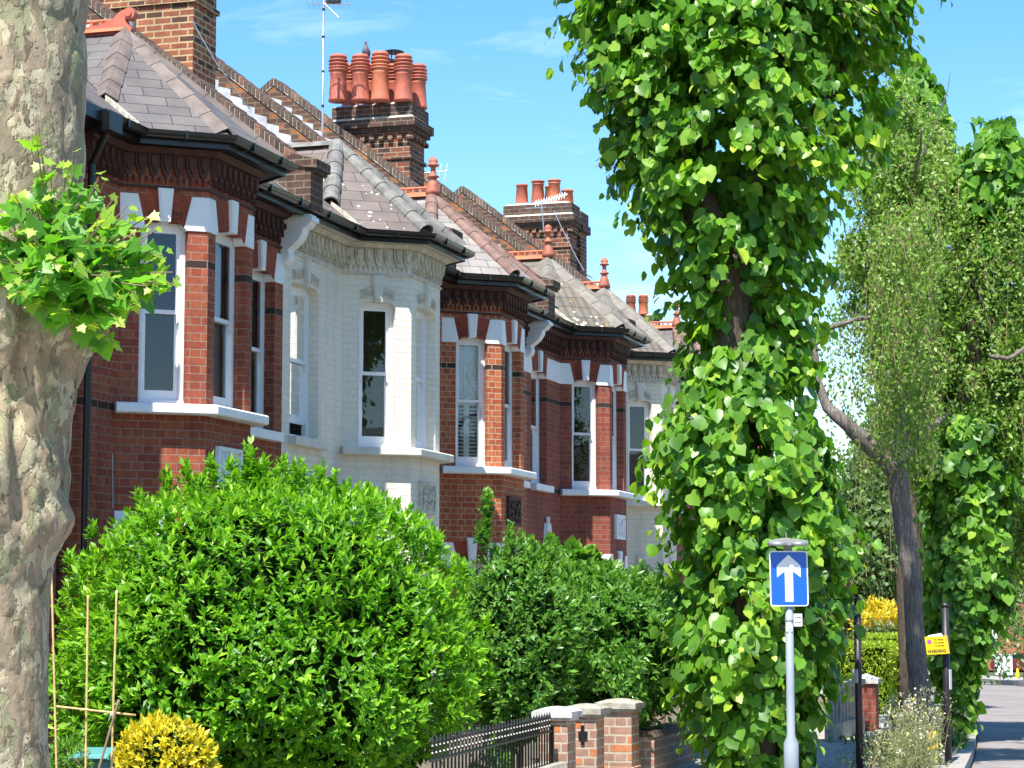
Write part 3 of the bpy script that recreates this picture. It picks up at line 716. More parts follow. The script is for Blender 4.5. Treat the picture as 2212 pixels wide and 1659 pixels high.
HC = [Y1, Y1+PA, Y1+PA+PB, Y1+2*PA+PB, Y1+2*PA+2*PB, Y1+3*PA+2*PB]
ST = [
 dict(style='red', wall=M['brick_a'], roof=M['slate_a'], hip=M['ridge_brown'], hip_r=.10, hip_style='angle', crest=True, finial='scroll', plaque=M['stone_white'], door=plain('door_green', (.03, .08, .05)), net=(2, 4), label='nearest full red brick house, grey slate bay roof, orange scroll finial, white stone lintels'),
 dict(style='cream', wall=M['painted'], roof=M['slate_b'], hip=M['ridge_grey'], hip_r=.115, hip_style='round', crest=False, finial=None, plaque=M['carved'], door=plain('door_black', (.02, .02, .02)), open={4: .16}, net=(2, 4), label='cream painted brick house between two red brick houses, round lichened hip tiles'),
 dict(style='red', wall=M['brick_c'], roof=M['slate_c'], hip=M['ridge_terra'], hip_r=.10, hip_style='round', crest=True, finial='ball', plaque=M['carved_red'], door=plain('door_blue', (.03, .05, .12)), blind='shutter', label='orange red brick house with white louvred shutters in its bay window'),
 dict(style='red', wall=M['brick_d'], roof=M['tile_d'], hip=M['ridge_conc'], hip_r=.115, hip_style='angle', crest=True, finial='ball', plaque=M['stone_white'], door=plain('door_red', (.2, .03, .03)), blind='curtain', label='dark red brick house with draped curtains and mossy lichen spotted tile roof'),
 dict(style='cream', wall=M['painted_b'], roof=M['tile_e'], hip=M['ridge_conc'], hip_r=.115, hip_style='angle', crest=True, finial='ball', plaque=None, door=plain('door_grey', (.2, .2, .2)), label='far cream painted house partly hidden behind the tall leafy trunk'),
 dict(style='red', wall=M['brick_a'], roof=M['slate_a'], hip=M['ridge_terra'], hip_r=.10, hip_style='round', crest=True, finial='ball', plaque=None, door=plain('door_white', (.6, .6, .6)), label='red brick house just beyond the far cream house, almost wholly behind the lime trunk'),
]
HOUSES = []
for i in range(6):
    HOUSES.append(house(i, HC[i], 1 if i % 2 == 0 else -1, ST[i]))
ST7 = dict(ST[5]); ST7['label'] = 'hidden house beyond the lime trunk, only its two small louvred pots showing'
HOUSES.append(house(6, Y1+3*PA+3*PB, 1, ST7))
HR = [h[0] for h in HOUSES]
PY = [Y1+PA/2, Y1+PA+PB/2, Y1+PA*1.5+PB, Y1+2*PA+1.5*PB, Y1+2.5*PA+2*PB]
for i, yp in enumerate(PY): parapet(HR[i+1] if i % 2 == 0 else HR[i], yp, i % 2 == 0)
def pot_part(ch, c, kind, h, r, m):
    mb = MB(); pot(mb, c, kind, h, r); return mb.build('chimney_pot', m, ch, smooth=True)
# stack on the first party wall
X1 = at(410, 100, 28.06).x
c1 = chimney(HR[1], X1-1.75, X1, 25.65, 26.35, 10.45, M['chim_a'], 7.6)
for k in range(4):
    pot_part(c1, (X1-.25-.42*k, 25.85, 10.48), 'louvre', .8, .15, M['terra']); pot_part(c1, (X1-.2-.42*k, 26.17, 10.48), 'louvre', .8, .15, M['terra'])
# second stack, two rows of louvred pots
X2 = -13.09
c2 = chimney(HR[3], X2-1.38, X2, 36.02, 36.78, 10.50, M['chim_b'], 8.4)
for px, top, mm in ((731, 113, 0), (779, 112, 0), (822, 105, 1), (872, 106, 0)):
    q = at(px, 215, 38.3); pot_part(c2, (q.x, q.y-.02, 10.53), 'louvre', .88 if mm or px == 876 else .83, .155, M['terra'] if mm == 0 else M['terra_or'])
cowlp = None
for px in (757, 802, 850, 903):
    q = at(px, 215, 38.85); o = pot_part(c2, (q.x, q.y, 10.53), 'louvre', .80, .15, M['terra'])
    if px == 850:
        cw = MB(); z0 = 10.53+.86
        for k in range(8):
            a = k*math.pi/4; cw.tube([(q.x+.1*math.cos(a), q.y+.1*math.sin(a), z0), (q.x+.1*math.cos(a), q.y+.1*math.sin(a), z0+.17)], .008, 5)
        cw.lathe((q.x, q.y, z0+.16), [(.18, 0), (.185, .01), (.11, .035), (.04, .05), (.0, .052)], 20)
        cw.lathe((q.x, q.y, z0-.02), [(.12, 0), (.12, .04), (.10, .04)], 16)
        cw.build('cowl', M['iron'], c2)
# third stack with plain tapered pots
X3 = -13.15
c3 = chimney(HR[5], X3-1.45, X3, 46.45, 47.0, 10.60, M['chim_b'], 8.4)
c3b = MB(); c3b.box(X3-.35, X3+.02, 47.25, 47.75, 8.2, 10.35); c3b.box(X3-.40, X3+.09, 47.18, 47.85, 10.1, 10.28, 1); c3b.box(X3-.37, X3+.05, 47.21, 47.81, 10.28, 10.55, 1)
c3b = c3b.build('chimney', [M['chim_b'], M['chim_dark']], HR[5])
q = at(1120, 425, 48.6); pot_part(c3, (q.x, 46.7, 10.62), 'plain', .50, .135, M['terra'])
q = at(1158, 425, 48.6); pot_part(c3, (q.x, 46.7, 10.62), 'roll', .56, .14, M['terra'])
q = at(1197, 425, 48.6); pot_part(c3, (q.x, 46.7, 10.62), 'roll', .56, .14, M['terra_or'])
q = at(1190, 425, 48.9); pot_part(c3, (q.x-.02, 46.95, 10.62), 'plain', .48, .12, M['terra_or'])
q = at(1232, 432, 49.6); pot_part(c3b, (q.x, 47.5, 10.56), 'plain', .54, .14, M['terra_or'])

q7 = at(1375, 684, 58.9)
c7 = chimney(HR[6], q7.x-.85, q7.x+.45, q7.y-.1, q7.y+.5, q7.z, M['chim_b'], 6.6)
for px, tp in ((1361, 'louvre'), (1388, 'louvre')):
    q = at(px, 684, 58.7); pot_part(c7, (q.x, q.y+.1, q7.z+.02), tp, .54, .13, M['terra_dk'] if px == 1361 else M['terra_or'])
# ---------------------------------------------------------------- ground, pavement, road
def interp(tab, y):
    if y <= tab[0][0]: return tab[0][1]
    for (a, xa), (b, xb) in zip(tab[:-1], tab[1:]):
        if y <= b: t = (y-a)/(b-a); t = t; return xa+(xb-xa)*t
    return tab[-1][1]
def smooth(tab, y): return sum(interp(tab, y+k) for k in (-6, -3, 0, 3, 6))/5
KL = [(-20, -1.7), (10, -1.9), (25, -2.5), (42, -4.2), (60, -9), (80, -14), (110, -21), (170, -36)]
KR = [(-20, 5.6), (10, 5.4), (30, 3.6), (50, -1.2), (65.5, -5.3), (81.5, -8.0), (110, -15), (170, -29)]
def strip(name, fa, fb, dz, m, y0=-15, y1=165, n=120, cols=1, kind='structure', label=None):
    mb = MB(); ys = np.linspace(y0, y1, n)
    for a, b in zip(ys[:-1], ys[1:]):
        for c in range(cols):
            q = []
            for (yy, cc) in ((a, c), (a, c+1), (b, c+1), (b, c)):
                xa, xb = fa(yy), fb(yy); xx = xa+(xb-xa)*cc/cols; q.append((xx, yy, gz(xx, yy)+dz))
            mb.quad(*q)
    o = mb.build(name, m); tag(o, label, None, None, kind); return o
def groundmat(name, c1, c2, scale, bstr, det=6, spk=None):
    m, N, L, B = mat(name)
    n = geo_noise(N, L, scale, det, .6); col = ramp(N, L, n.outputs[0], [(.3, c1), (.7, c2)])
    n2 = geo_noise(N, L, .35, 3); col = mix(N, L, .6, col, ramp(N, L, n2.outputs[0], [(.35, (.75, .75, .75)), (.65, (1.15, 1.13, 1.1))]), 'MULTIPLY')
    n3 = geo_noise(N, L, 90, 2); col = mix(N, L, .35, col, ramp(N, L, n3.outputs[0], [(.3, (.6, .6, .6)), (.7, (1.4, 1.4, 1.4))]), 'MULTIPLY')
    L.new(col, B.inputs['Base Color']); B.inputs['Roughness'].default_value = .9; bump(N, L, B, n3.outputs[0], bstr, .01); return m
M['asphalt'] = groundmat('worn_asphalt', (.20, .175, .165), (.28, .25, .235), 2.5, .5)
M['soil'] = groundmat('soil_and_grass', (.05, .06, .02), (.10, .11, .04), 3, .8)
M['kerb'] = groundmat('granite_kerb', (.26, .24, .22), (.38, .36, .33), 8, .4)
M['paving'] = brick('pavement_slabs', (.36, .34, .30), (.43, .40, .36), (.15, .14, .12), .012, .9, .6, grime=.35, bstr=.3, grimecol=(.2, .19, .16))
M['gardenpave'] = groundmat('garden_ground', (.12, .10, .07), (.2, .17, .12), 3, .6)
mb = MB()
ys = list(np.linspace(-20, 200, 56))+[400, 900, 2500]; xs = [-1500, -400, -120]+list(np.linspace(-60, 60, 13))+[120, 400, 1500]
for a, b in zip(ys[:-1], ys[1:]):
    for c, d in zip(xs[:-1], xs[1:]): mb.quad(*[(x, y, gz(x, y)-.15) for x, y in ((c, a), (d, a), (d, b), (c, b))])
tag(mb.build('ground', M['soil']), kind='structure')
strip('road', lambda y: smooth(KL, y)+.02, lambda y: smooth(KR, y)-.02, -.12, M['asphalt'], cols=4)
strip('pavement', lambda y: -6.2 if y < 46 else smooth(KL, y)-3, lambda y: smooth(KL, y)-.14, 0, M['paving'], cols=3)
strip('pavement', lambda y: smooth(KR, y)+.14, lambda y: smooth(KR, y)+9, 0, M['paving'], cols=3)
strip('garden_ground', lambda y: -22, lambda y: -6.2, -.02, M['gardenpave'], y0=-10, y1=60, n=40, cols=2)
for K_, sg in ((KL, -1), (KR, 1)):
    mb = MB(); ys = np.linspace(-15, 160, 190)
    for a, b in zip(ys[:-1], ys[1:]):
        b2 = b-.015
        q = [];
        for (yy, off, dz) in ((a, 0, -.2), (b2, 0, -.2), (b2, sg*.14, -.2), (a, sg*.14, -.2), (a, 0, .004), (b2, 0, .004), (b2, sg*.14, .004), (a, sg*.14, .004)):
            xx = smooth(K_, yy)+off; q.append((xx, yy, gz(xx, yy)+dz))
        mb.hexa(q)
    tag(mb.build('kerb', M['kerb']), kind='structure')
# ---------------------------------------------------------------- house to the left, mostly behind the plane tree
hb = Vector((XM, 17.4, 0)); hz = thing('terraced_house', hb, 'plain red brick neighbour behind the mottled tree trunk, beyond a dark alley gap', 'house')
mb = MB(); mb.box(XM-9, XM-.06, 12.5, 19.95, -.2, 6.62); mb.build('wall', M['brick_a'], hz)
mb = MB(); mb.poly([(XM+.3, 12.2, 6.7), (XM+.3, 20.18, 6.7), (XM+VR, 20.18, roofz(VR)), (XM+VR, 12.2, roofz(VR))]); mb.poly([(XM-9.5, 12.2, 6.7), (XM-9.5, 20.18, 6.7), (XM+VR, 20.18, roofz(VR)), (XM+VR, 12.2, roofz(VR))])
mb.poly([(XM-.1, 12.5, 6.6), (XM-9, 12.5, 6.6), (XM+VR, 12.5, roofz(VR)-.1)]); mb.build('roof', M['slate_a'], hz)
mb = MB(); mb.box(XM+.0, XM+.42, 12.2, 20.18, 6.54, 6.68); mb.build('gutter', M['black'], hz)

# ---------------------------------------------------------------- foliage
def leafcloud(name, mats, parent, pos, L, N, size, rnd, tv, tf, wid=None):
    pos = np.asarray(pos, float); L = np.asarray(L, float); N = np.asarray(N, float); n = len(pos)
    L /= np.linalg.norm(L, axis=1, keepdims=True)+1e-9
    X = np.cross(L, N); X /= np.linalg.norm(X, axis=1, keepdims=True)+1e-9
    Z = np.cross(X, L)
    tv = np.asarray(tv, float); k = len(tv); size = np.asarray(size, float)
    wd = np.ones(n) if wid is None else np.asarray(wid)
    curl = np.random.uniform(.4, 1.7, n)
    V = pos[:, None, :]+size[:, None, None]*(tv[None, :, 0:1]*wd[:, None, None]*X[:, None, :]+tv[None, :, 1:2]*L[:, None, :]+tv[None, :, 2:3]*curl[:, None, None]*Z[:, None, :])
    V = (V.reshape(-1, 3)-np.array(rootloc(parent)))
    me = bpy.data.meshes.new(name)
    fl = [len(f) for f in tf]; loops = np.array([i for f in tf for i in f])
    AL = (loops[None, :]+np.arange(n)[:, None]*k).ravel()
    me.vertices.add(n*k); me.vertices.foreach_set('co', V.ravel())
    me.loops.add(len(AL)); me.loops.foreach_set('vertex_index', AL)
    tot = np.tile(fl, n); st = np.concatenate([[0], np.cumsum(tot)[:-1]])
    me.polygons.add(len(tot)); me.polygons.foreach_set('loop_start', st.astype(np.int32))
    me.polygons.foreach_set('use_smooth', np.ones(len(tot), bool))
    at_ = me.attributes.new('rnd', 'FLOAT', 'POINT'); at_.data.foreach_set('value', np.repeat(np.clip(rnd, 0, 1), k))
    me.materials.append(mats); me.update(calc_edges=True); me.validate()
    o = bpy.data.objects.new(name, me); S.collection.objects.link(o)
    if parent is not None: o.parent = parent
    return o
HEART = ([(0, .04, 0), (0, .5, -.03), (0, 1.06, -.14), (-.26, -.06, .05), (-.5, .22, .09), (-.43, .62, .03), (.26, -.06, .05), (.5, .22, .09), (.43, .62, .03)],
         [(0, 3, 4, 1), (1, 4, 5, 2), (0, 1, 7, 6), (1, 2, 8, 7)])
OVAL = ([(0, 0, 0), (.21, .45, .06), (0, 1, -.08), (-.21, .45, .06), (0, .5, -.0)], [(0, 1, 4), (1, 2, 4), (2, 3, 4), (3, 0, 4)])
SLIM = ([(0, 0, 0), (.15, .4, .04), (0, 1, -.12), (-.15, .4, .04)], [(0, 1, 2), (0, 2, 3)])
TINY = ([(0, 0, 0), (.3, .4, .08), (0, 1, -.05), (-.3, .4, .08)], [(0, 1, 2), (0, 2, 3)])
PLANE = ([(0, .35, -.02), (0, 0, 0), (.22, .05, .03), (.5, .0, .05), (.36, .28, .03), (.58, .5, .06), (.3, .58, .02), (.2, .78, .02), (0, 1.05, -.06), (-.2, .78, .02), (-.3, .58, .02), (-.58, .5, .06), (-.36, .28, .03), (-.5, .0, .05), (-.22, .05, .03)],
         [(0, i, i+1) for i in range(1, 14)]+[(0, 14, 1)])
def rv(n, s=1): return np.random.normal(0, s, (n, 3))
M['lime'] = leafmat('lime_leaf', (.03, .105, .018), (.145, .32, .030), (.42, .56, .06), .38, .38, spec=.38)
M['lime_far'] = leafmat('lime_leaf_far', (.04, .13, .02), (.14, .31, .035), (.34, .50, .05), .38, .42, spec=.38)
M['planeleaf'] = leafmat('plane_leaf', (.07, .21, .03), (.15, .36, .04), (.38, .46, .06), .45, .42)
M['bush'] = leafmat('bright_bush_leaf', (.035, .13, .008), (.13, .33, .014), (.34, .56, .04), .30, .42, spec=.35)
M['laurel'] = leafmat('dark_glossy_leaf', (.038, .12, .024), (.10, .25, .038), (.20, .36, .06), .28, .36, spec=.4)
M['climber'] = leafmat('climber_leaf', (.04, .13, .025), (.11, .26, .04), (.25, .40, .06), .35, .4)
M['gold'] = leafmat('golden_leaf', (.10, .24, .02), (.62, .55, .03), (.80, .62, .03), .25, .3, (1.3, 1.2, .6))
M['birchleaf'] = leafmat('birch_leaf', (.08, .15, .025), (.21, .35, .06), (.34, .42, .14), .35, .4, spec=.35)
M['willow'] = leafmat('weeping_leaf', (.06, .12, .035), (.14, .22, .07), (.26, .34, .13), .35, .5)
M['hedge'] = leafmat('yellow_hedge_leaf', (.10, .20, .015), (.32, .44, .025), (.60, .65, .05), .3, .4)
M['weed'] = leafmat('weed_leaf', (.08, .12, .04), (.22, .26, .11), (.55, .50, .38), .3, .6)
M['grass'] = leafmat('grass_blade', (.04, .10, .02), (.10, .20, .03), (.2, .32, .06), .3, .5)
def barkmat():
    m, N, L, B = mat('mottled_plane_bark')
    tc = N.new('ShaderNodeTexCoord')
    def warped(zs, amp, sc):
        mp = N.new('ShaderNodeMapping'); mp.inputs['Scale'].default_value = (1, 1, zs); L.new(tc.outputs['Object'], mp.inputs[0])
        dn = nd(N, 'ShaderNodeTexNoise', i_Scale=sc, i_Detail=3.0); L.new(mp.outputs[0], dn.inputs['Vector'])
        of = N.new('ShaderNodeVectorMath'); of.operation = 'MULTIPLY_ADD'; L.new(dn.outputs['Color'], of.inputs[0]); of.inputs[1].default_value = (amp,)*3; L.new(mp.outputs[0], of.inputs[2]); return of.outputs[0]
    v1 = warped(.45, .14, 9); v2 = warped(.6, .05, 22)
    n1 = geo_noise(N, L, 9, 3, .5, v1); n2 = geo_noise(N, L, 15, 4, .55, v1); n3 = geo_noise(N, L, 60, 4, .6, v2)
    n4 = geo_noise(N, L, 11, 3, .5, v2)
    base = ramp(N, L, n1.outputs[0], [(0, (.30, .245, .185)), (.47, (.32, .265, .20)), (.53, (.235, .205, .15)), (1, (.23, .20, .145))])
    def edge(src, t, w=.028): return ramp(N, L, src, [(t, (0, 0, 0)), (t+w, (1, 1, 1))])
    c = mix(N, L, edge(n2.outputs[0], .525), base, (.42, .395, .29))     # pale cream plates
    c = mix(N, L, edge(n4.outputs[0], .57), c, (.265, .27, .175))       # olive plates
    n5 = geo_noise(N, L, 19, 4, .6, v1); c = mix(N, L, edge(n5.outputs[0], .62), c, (.165, .13, .10))   # old brown flakes
    c = mix(N, L, .5, c, ramp(N, L, n3.outputs[0], [(.3, (.7, .68, .66)), (.7, (1.25, 1.25, 1.25))]), 'MULTIPLY')
    c = mix(N, L, 1.0, c, (1.02, .97, .87), 'MULTIPLY')
    L.new(c, B.inputs['Base Color']); B.inputs['Roughness'].default_value = .85; B.inputs['Specular IOR Level'].default_value = .2
    h = math_(N, L, 'ADD', math_(N, L, 'MULTIPLY', edge(n2.outputs[0], .525, .02), -.5), math_(N, L, 'MULTIPLY', edge(n4.outputs[0], .57, .02), -.4))
    h = math_(N, L, 'ADD', h, math_(N, L, 'MULTIPLY', edge(n5.outputs[0], .62, .02), .6)); h = math_(N, L, 'ADD', h, math_(N, L, 'MULTIPLY', n3.outputs[0], .5))
    bump(N, L, B, h, .8, .012); return m
M['planebark'] = barkmat()
def darkbark(name, c1, c2, z=.25, sc=22):
    m, N, L, B = mat(name)
    tc = N.new('ShaderNodeTexCoord'); mp = N.new('ShaderNodeMapping'); mp.inputs['Scale'].default_value = (1, 1, z); L.new(tc.outputs['Object'], mp.inputs[0])
    n = geo_noise(N, L, sc, 5, .65, mp.outputs[0], 1.0); L.new(ramp(N, L, n.outputs[0], [(.35, c1), (.65, c2)]), B.inputs['Base Color'])
    B.inputs['Roughness'].default_value = .9; bump(N, L, B, n.outputs[0], 1.0, .03); return m
M['limebark'] = darkbark('dark_lime_bark', (.05, .035, .025), (.12, .09, .065))
M['birchbark'] = darkbark('grey_brown_bark', (.08, .068, .058), (.27, .235, .20), .2, 26)
M['twig'] = plain('brown_twig', (.22, .15, .09), .8, .2, 8, 0)
M['core'] = plain('shade_core', (.010, .020, .006), 1.0, .5, 14, .5, spec=0)  # near-black solid core; the inner shade of the foliage is in its colour

def column_tree(name, label, outline, d, leaf, nshoot, per, m, trunk, group=None, seed=1, dmax=1.3, core=True, top_only=None, tmpl=HEART, droop=.8, bare=(), skip=None):
    rs = np.random.RandomState(seed)
    ax = [(at((a+b)/2, y, d), (b-a)/2*d/FPX) for y, a, b in outline]
    base = at(trunk[0][0], trunk[0][1], d); base.z = gz(base.x, base.y)
    root = thing(name, base, label, 'tree', group)
    zs = np.array([p.z for p, r in ax])[::-1]; xs_ = np.array([p.x for p, r in ax])[::-1]; ys_ = np.array([p.y for p, r in ax])[::-1]; rr = np.array([r for p, r in ax])[::-1]
    pos, LL, NN, sz, rn = [], [], [], [], []; tw = MB()
    # weight heights by radius
    zz = np.linspace(zs[0], zs[-1], 400); w_ = np.interp(zz, zs, rr); w_ /= w_.sum()
    for s_ in range(nshoot):
        z = rs.choice(zz, p=w_)+rs.uniform(-.02, .02); r = np.interp(z, zs, rr); cx = np.interp(z, zs, xs_); cy = np.interp(z, zs, ys_)
        ph = rs.uniform(0, 2*math.pi)
        if skip and at(1600, skip[1], d).z < z < at(1600, skip[0], d).z: continue
        if math.sin(ph) < -.35 and any(at(1600, b_, d).z < z < at(1600, a_, d).z for a_, b_ in bare) and abs(math.cos(ph)+.1) < .55 and rs.rand() < .9: continue
        nn = noise.noise(Vector((math.cos(ph)*1.3+seed, math.sin(ph)*1.3, z*.9)))
        dirr = np.array([math.cos(ph), math.sin(ph), 0])
        # lateral direction keeps the outline, depth direction is capped
        lat = np.array([CA, SA, 0]); dep = np.array([-SA, CA, 0])
        rd = min(r, dmax)
        e = lat*r*math.cos(ph)+dep*rd*math.sin(ph)
        out = e/np.linalg.norm(e)
        q = (.90+.22*nn+.20*rs.uniform(-1, 1)**3)*(rs.uniform(.4, .8) if rs.rand() < .3 else 1)
        tip = np.array([cx, cy, z])+e*q
        Ls = rs.uniform(.35, .75)
        start = tip-out*Ls*.75+np.array([0, 0, Ls*.35])
        k = per+rs.randint(-2, 3)
        for j in range(k):
            t = (j+.5)/k; p = start*(1-t)+tip*t+np.array([0, 0, .12*math.sin(t*3.1)])+rs.normal(0, .035, 3)
            side = np.cross(out, [0, 0, 1])*(1 if j % 2 else -1)
            l = out*.35+np.array([0, 0, -droop])+side*.55+rs.normal(0, .28, 3)
            n_ = out*.75+np.array([0, 0, .55])+rs.normal(0, .45, 3)
            pos.append(p); LL.append(l); NN.append(n_)
            sz.append(leaf*rs.uniform(.55, 1.25)*(.6 if t > .88 else 1)); rn.append(np.clip(rs.normal(.40, .19)+(.25 if t > .88 else 0)+.3*nn, 0, 1))
        if s_ % 4 == 0: tw.tube([start, (start+tip)/2+np.array([0, 0, .06]), tip], .004, 4, cap=False)
    leafcloud('crown', m, root, pos, LL, NN, sz, rn, *tmpl)
    tk = MB()
    for path in trunk[1:]:
        pts = [at(x, y, d+dd) for (x, y, dd, r) in path]; rad = [r for (*_, r) in path]
        P_, R_ = [], []
        for a, b, ra, rb in zip(pts[:-1], pts[1:], rad[:-1], rad[1:]):
            for t in np.linspace(0, 1, 6)[:-1]:
                p = a.lerp(b, t); P_.append(p+Vector((noise.noise(p*1.7), noise.noise(p*1.7+Vector((9, 0, 0))), 0))*.04); R_.append((ra+(rb-ra)*t)*(1+.15*noise.noise(p*4)))
        P_.append(pts[-1]); R_.append(rad[-1]); tk.tube(P_, R_, 12)
    tk.build('trunk', M['limebark'], root, smooth=True)
    tw.build('twigs', M['twig'], root)
    return root
OUT1 = [(-500, 1000, 2300), (-250, 1060, 2230), (0, 1165, 2045), (80, 1185, 2045), (140, 1198, 2000), (190, 1208, 1900), (250, 1230, 1945), (320, 1255, 1948), (370, 1275, 1890), (420, 1295, 1875), (470, 1330, 1830), (560, 1390, 1815), (640, 1425, 1805), (700, 1445, 1790), (760, 1475, 1780), (830, 1455, 1785), (900, 1415, 1800), (1000, 1390, 1830), (1100, 1405, 1865), (1200, 1440, 1885), (1300, 1450, 1870), (1400, 1405, 1850), (1500, 1430, 1835), (1600, 1455, 1805), (1690, 1510, 1780)]
yb = 1332+1.6/22.6*FPX
column_tree('lime_tree', 'tall lime tree thickly clothed in heart shaped leaves behind the blue arrow sign', OUT1, 22.6, .140, 3900, 9, M['lime'],
    [(1625, yb), [(1630, yb+20, 0, .26), (1620, 1500, 0, .22), (1605, 1100, 0, .20), (1585, 800, 0, .18), (1580, 640, 0, .2), (1560, 560, 0, .18)],
     [(1570, 600, 0, .15), (1500, 470, 0, .10), (1470, 330, -.2, .07), (1420, 150, -.2, .05), (1350, -80, 0, .03)],
     [(1575, 580, 0, .14), (1530, 440, 0, .10), (1520, 300, .1, .08), (1500, 100, .1, .06), (1480, -150, 0, .04)],
     [(1590, 600, 0, .15), (1630, 450, 0, .10), (1660, 300, 0, .08), (1700, 100, 0, .06), (1740, -150, 0, .04)],
     [(1600, 560, 0, .12), (1690, 400, .1, .08), (1790, 200, .2, .05), (1880, 30, .2, .03)]], seed=3, bare=[(600, 780), (370, 530)])
OUT2 = [(295, 2120, 2190), (340, 2070, 2230), (430, 2045, 2260), (530, 2075, 2210), (585, 2095, 2145), (860, 2095, 2145), (905, 2060, 2170), (945, 1990, 2195), (1000, 1965, 2205), (1080, 1985, 2205), (1150, 1990, 2180), (1220, 1985, 2195), (1290, 1985, 2210), (1350, 1990, 2185), (1400, 1995, 2150), (1450, 2005, 2125), (1500, 2020, 2120), (1560, 2035, 2115), (1585, 2040, 2110)]
yb = 1332+1.6/31*FPX
column_tree('lime_tree', 'lime tree clothed in leaves to the pavement beside the yellow warning board', OUT2, 31, .17, 1700, 9, M['lime_far'],
    [(2080, yb), [(2080, yb+10, 0, .17), (2078, 1400, 0, .15), (2085, 1100, 0, .15), (2090, 950, 0, .17), (2100, 700, 0, .12), (2120, 420, 0, .06)]], seed=5, dmax=.95, skip=(575, 905))
OUT3 = [(165, 1940, 2005), (200, 1905, 2040), (260, 1890, 2060), (340, 1885, 2065), (450, 1880, 2050), (600, 1890, 2040), (800, 1900, 2030), (1000, 1920, 2010)]
yb = 1332+1.6/38*FPX
column_tree('lime_tree', 'farther lime tree whose rounded bright top rises above the twiggy grey barked tree', OUT3, 38, .20, 900, 8, M['lime_far'],
    [(1965, yb), [(1967, yb, 0, .24), (1965, 1200, 0, .20), (1965, 800, 0, .16), (1975, 300, 0, .06)]], seed=8, dmax=1.0)

# twiggy tree with grey trunk
def cloud_tree(name, label, outline, d, leaf, n, m, trunks, bark, seed, dmax, tmpl=TINY, nclump=260, weep=.5, group=None, cr=.35, base=None, off=0):
    rs = np.random.RandomState(seed)
    b = at(base, 1500, d); b.z = gz(b.x, b.y); root = thing(name, b, label, 'tree', group)
    ax = [(at((a+c)/2, y, d+off), (c-a)/2*(d+off)/FPX) for y, a, c in outline]
    zs = np.array([p.z for p, r in ax])[::-1]; cxs = np.array([p.x for p, r in ax])[::-1]; cys = np.array([p.y for p, r in ax])[::-1]; rr = np.array([r for p, r in ax])[::-1]
    zz = np.linspace(zs[0], zs[-1], 300); w_ = np.interp(zz, zs, rr)**1.5; w_ /= w_.sum()
    lat = np.array([CA, SA, 0]); dep = np.array([-SA, CA, 0])
    cen = []
    tw = MB()
    for i in range(nclump):
        z = rs.choice(zz, p=w_); r = np.interp(z, zs, rr); q = math.sqrt(rs.rand()); ph = rs.uniform(0, 6.283)
        c = np.array([np.interp(z, zs, cxs), np.interp(z, zs, cys), z])+lat*r*q*math.cos(ph)+dep*min(r, dmax)*q*math.sin(ph)
        cen.append((c, cr*rs.uniform(.5, 1.4), rs.normal(0, .13)))
    pos, LL, NN, sz, rn = [], [], [], [], []
    per = n//nclump
    for c, r, tone in cen:
        k = int(per*rs.uniform(.6, 1.4)); nst = max(2, int(k/26))
        for s_ in range(nst):
            st_ = c+rs.normal(0, r*.55, 3)*np.array([1, 1, .7]); ln = r*rs.uniform(.6, 2.0)*(.6+weep)
            dr = np.array([rs.normal(0, .35), rs.normal(0, .35), -weep*1.6+rs.normal(0, .35)]); dr /= np.linalg.norm(dr)
            kk = k//nst
            t = rs.rand(kk)[:, None]; p = st_+dr*ln*t+rs.normal(0, .03+r*.10, (kk, 3))
            pos.append(p); LL.append(rs.normal(0, .6, (kk, 3))+np.array([0, 0, -.5])); NN.append(rs.normal(0, .7, (kk, 3))+np.array([0, -.5, .6]))
            sz.append(leaf*rs.uniform(.6, 1.3, kk)); rn.append(rs.normal(.42+tone, .2, kk))
            if s_ % 2 == 0: tw.tube([st_-dr*.1, st_+dr*ln], .0035*d/28, 3, cap=False)
    leafcloud('crown', m, root, np.vstack(pos), np.vstack(LL), np.vstack(NN), np.concatenate(sz), np.concatenate(rn), *tmpl)
    tk = MB()
    for path in trunks:
        pts = [at(x, y, d+dd) for (x, y, dd, r) in path]; rad = [r for (*_, r) in path]; P_, R_ = [], []
        for a, c, ra, rb in zip(pts[:-1], pts[1:], rad[:-1], rad[1:]):
            for t in np.linspace(0, 1, 6)[:-1]:
                p = a.lerp(c, t); P_.append(p+Vector((noise.noise(p*2.1), noise.noise(p*2.1+Vector((9, 0, 0))), 0))*.05); R_.append((ra+(rb-ra)*t)*(1+.2*noise.noise(p*5)))
        P_.append(pts[-1]); R_.append(rad[-1]); tk.tube(P_, R_, 12)
    tk.build('trunk', bark, root, smooth=True); tw.build('twigs', M['twig'], root)
    return root
OB = [(150, 1890, 1930), (220, 1860, 2010), (320, 1850, 2060), (400, 1835, 2150), (480, 1820, 2260), (560, 1815, 2300), (650, 1830, 2320), (740, 1880, 2340), (830, 1910, 2340), (910, 1925, 2330), (980, 1960, 2300), (1030, 2060, 2290), (1120, 2150, 2290), (1230, 2165, 2270)]
yb = 1332+1.6/28*FPX
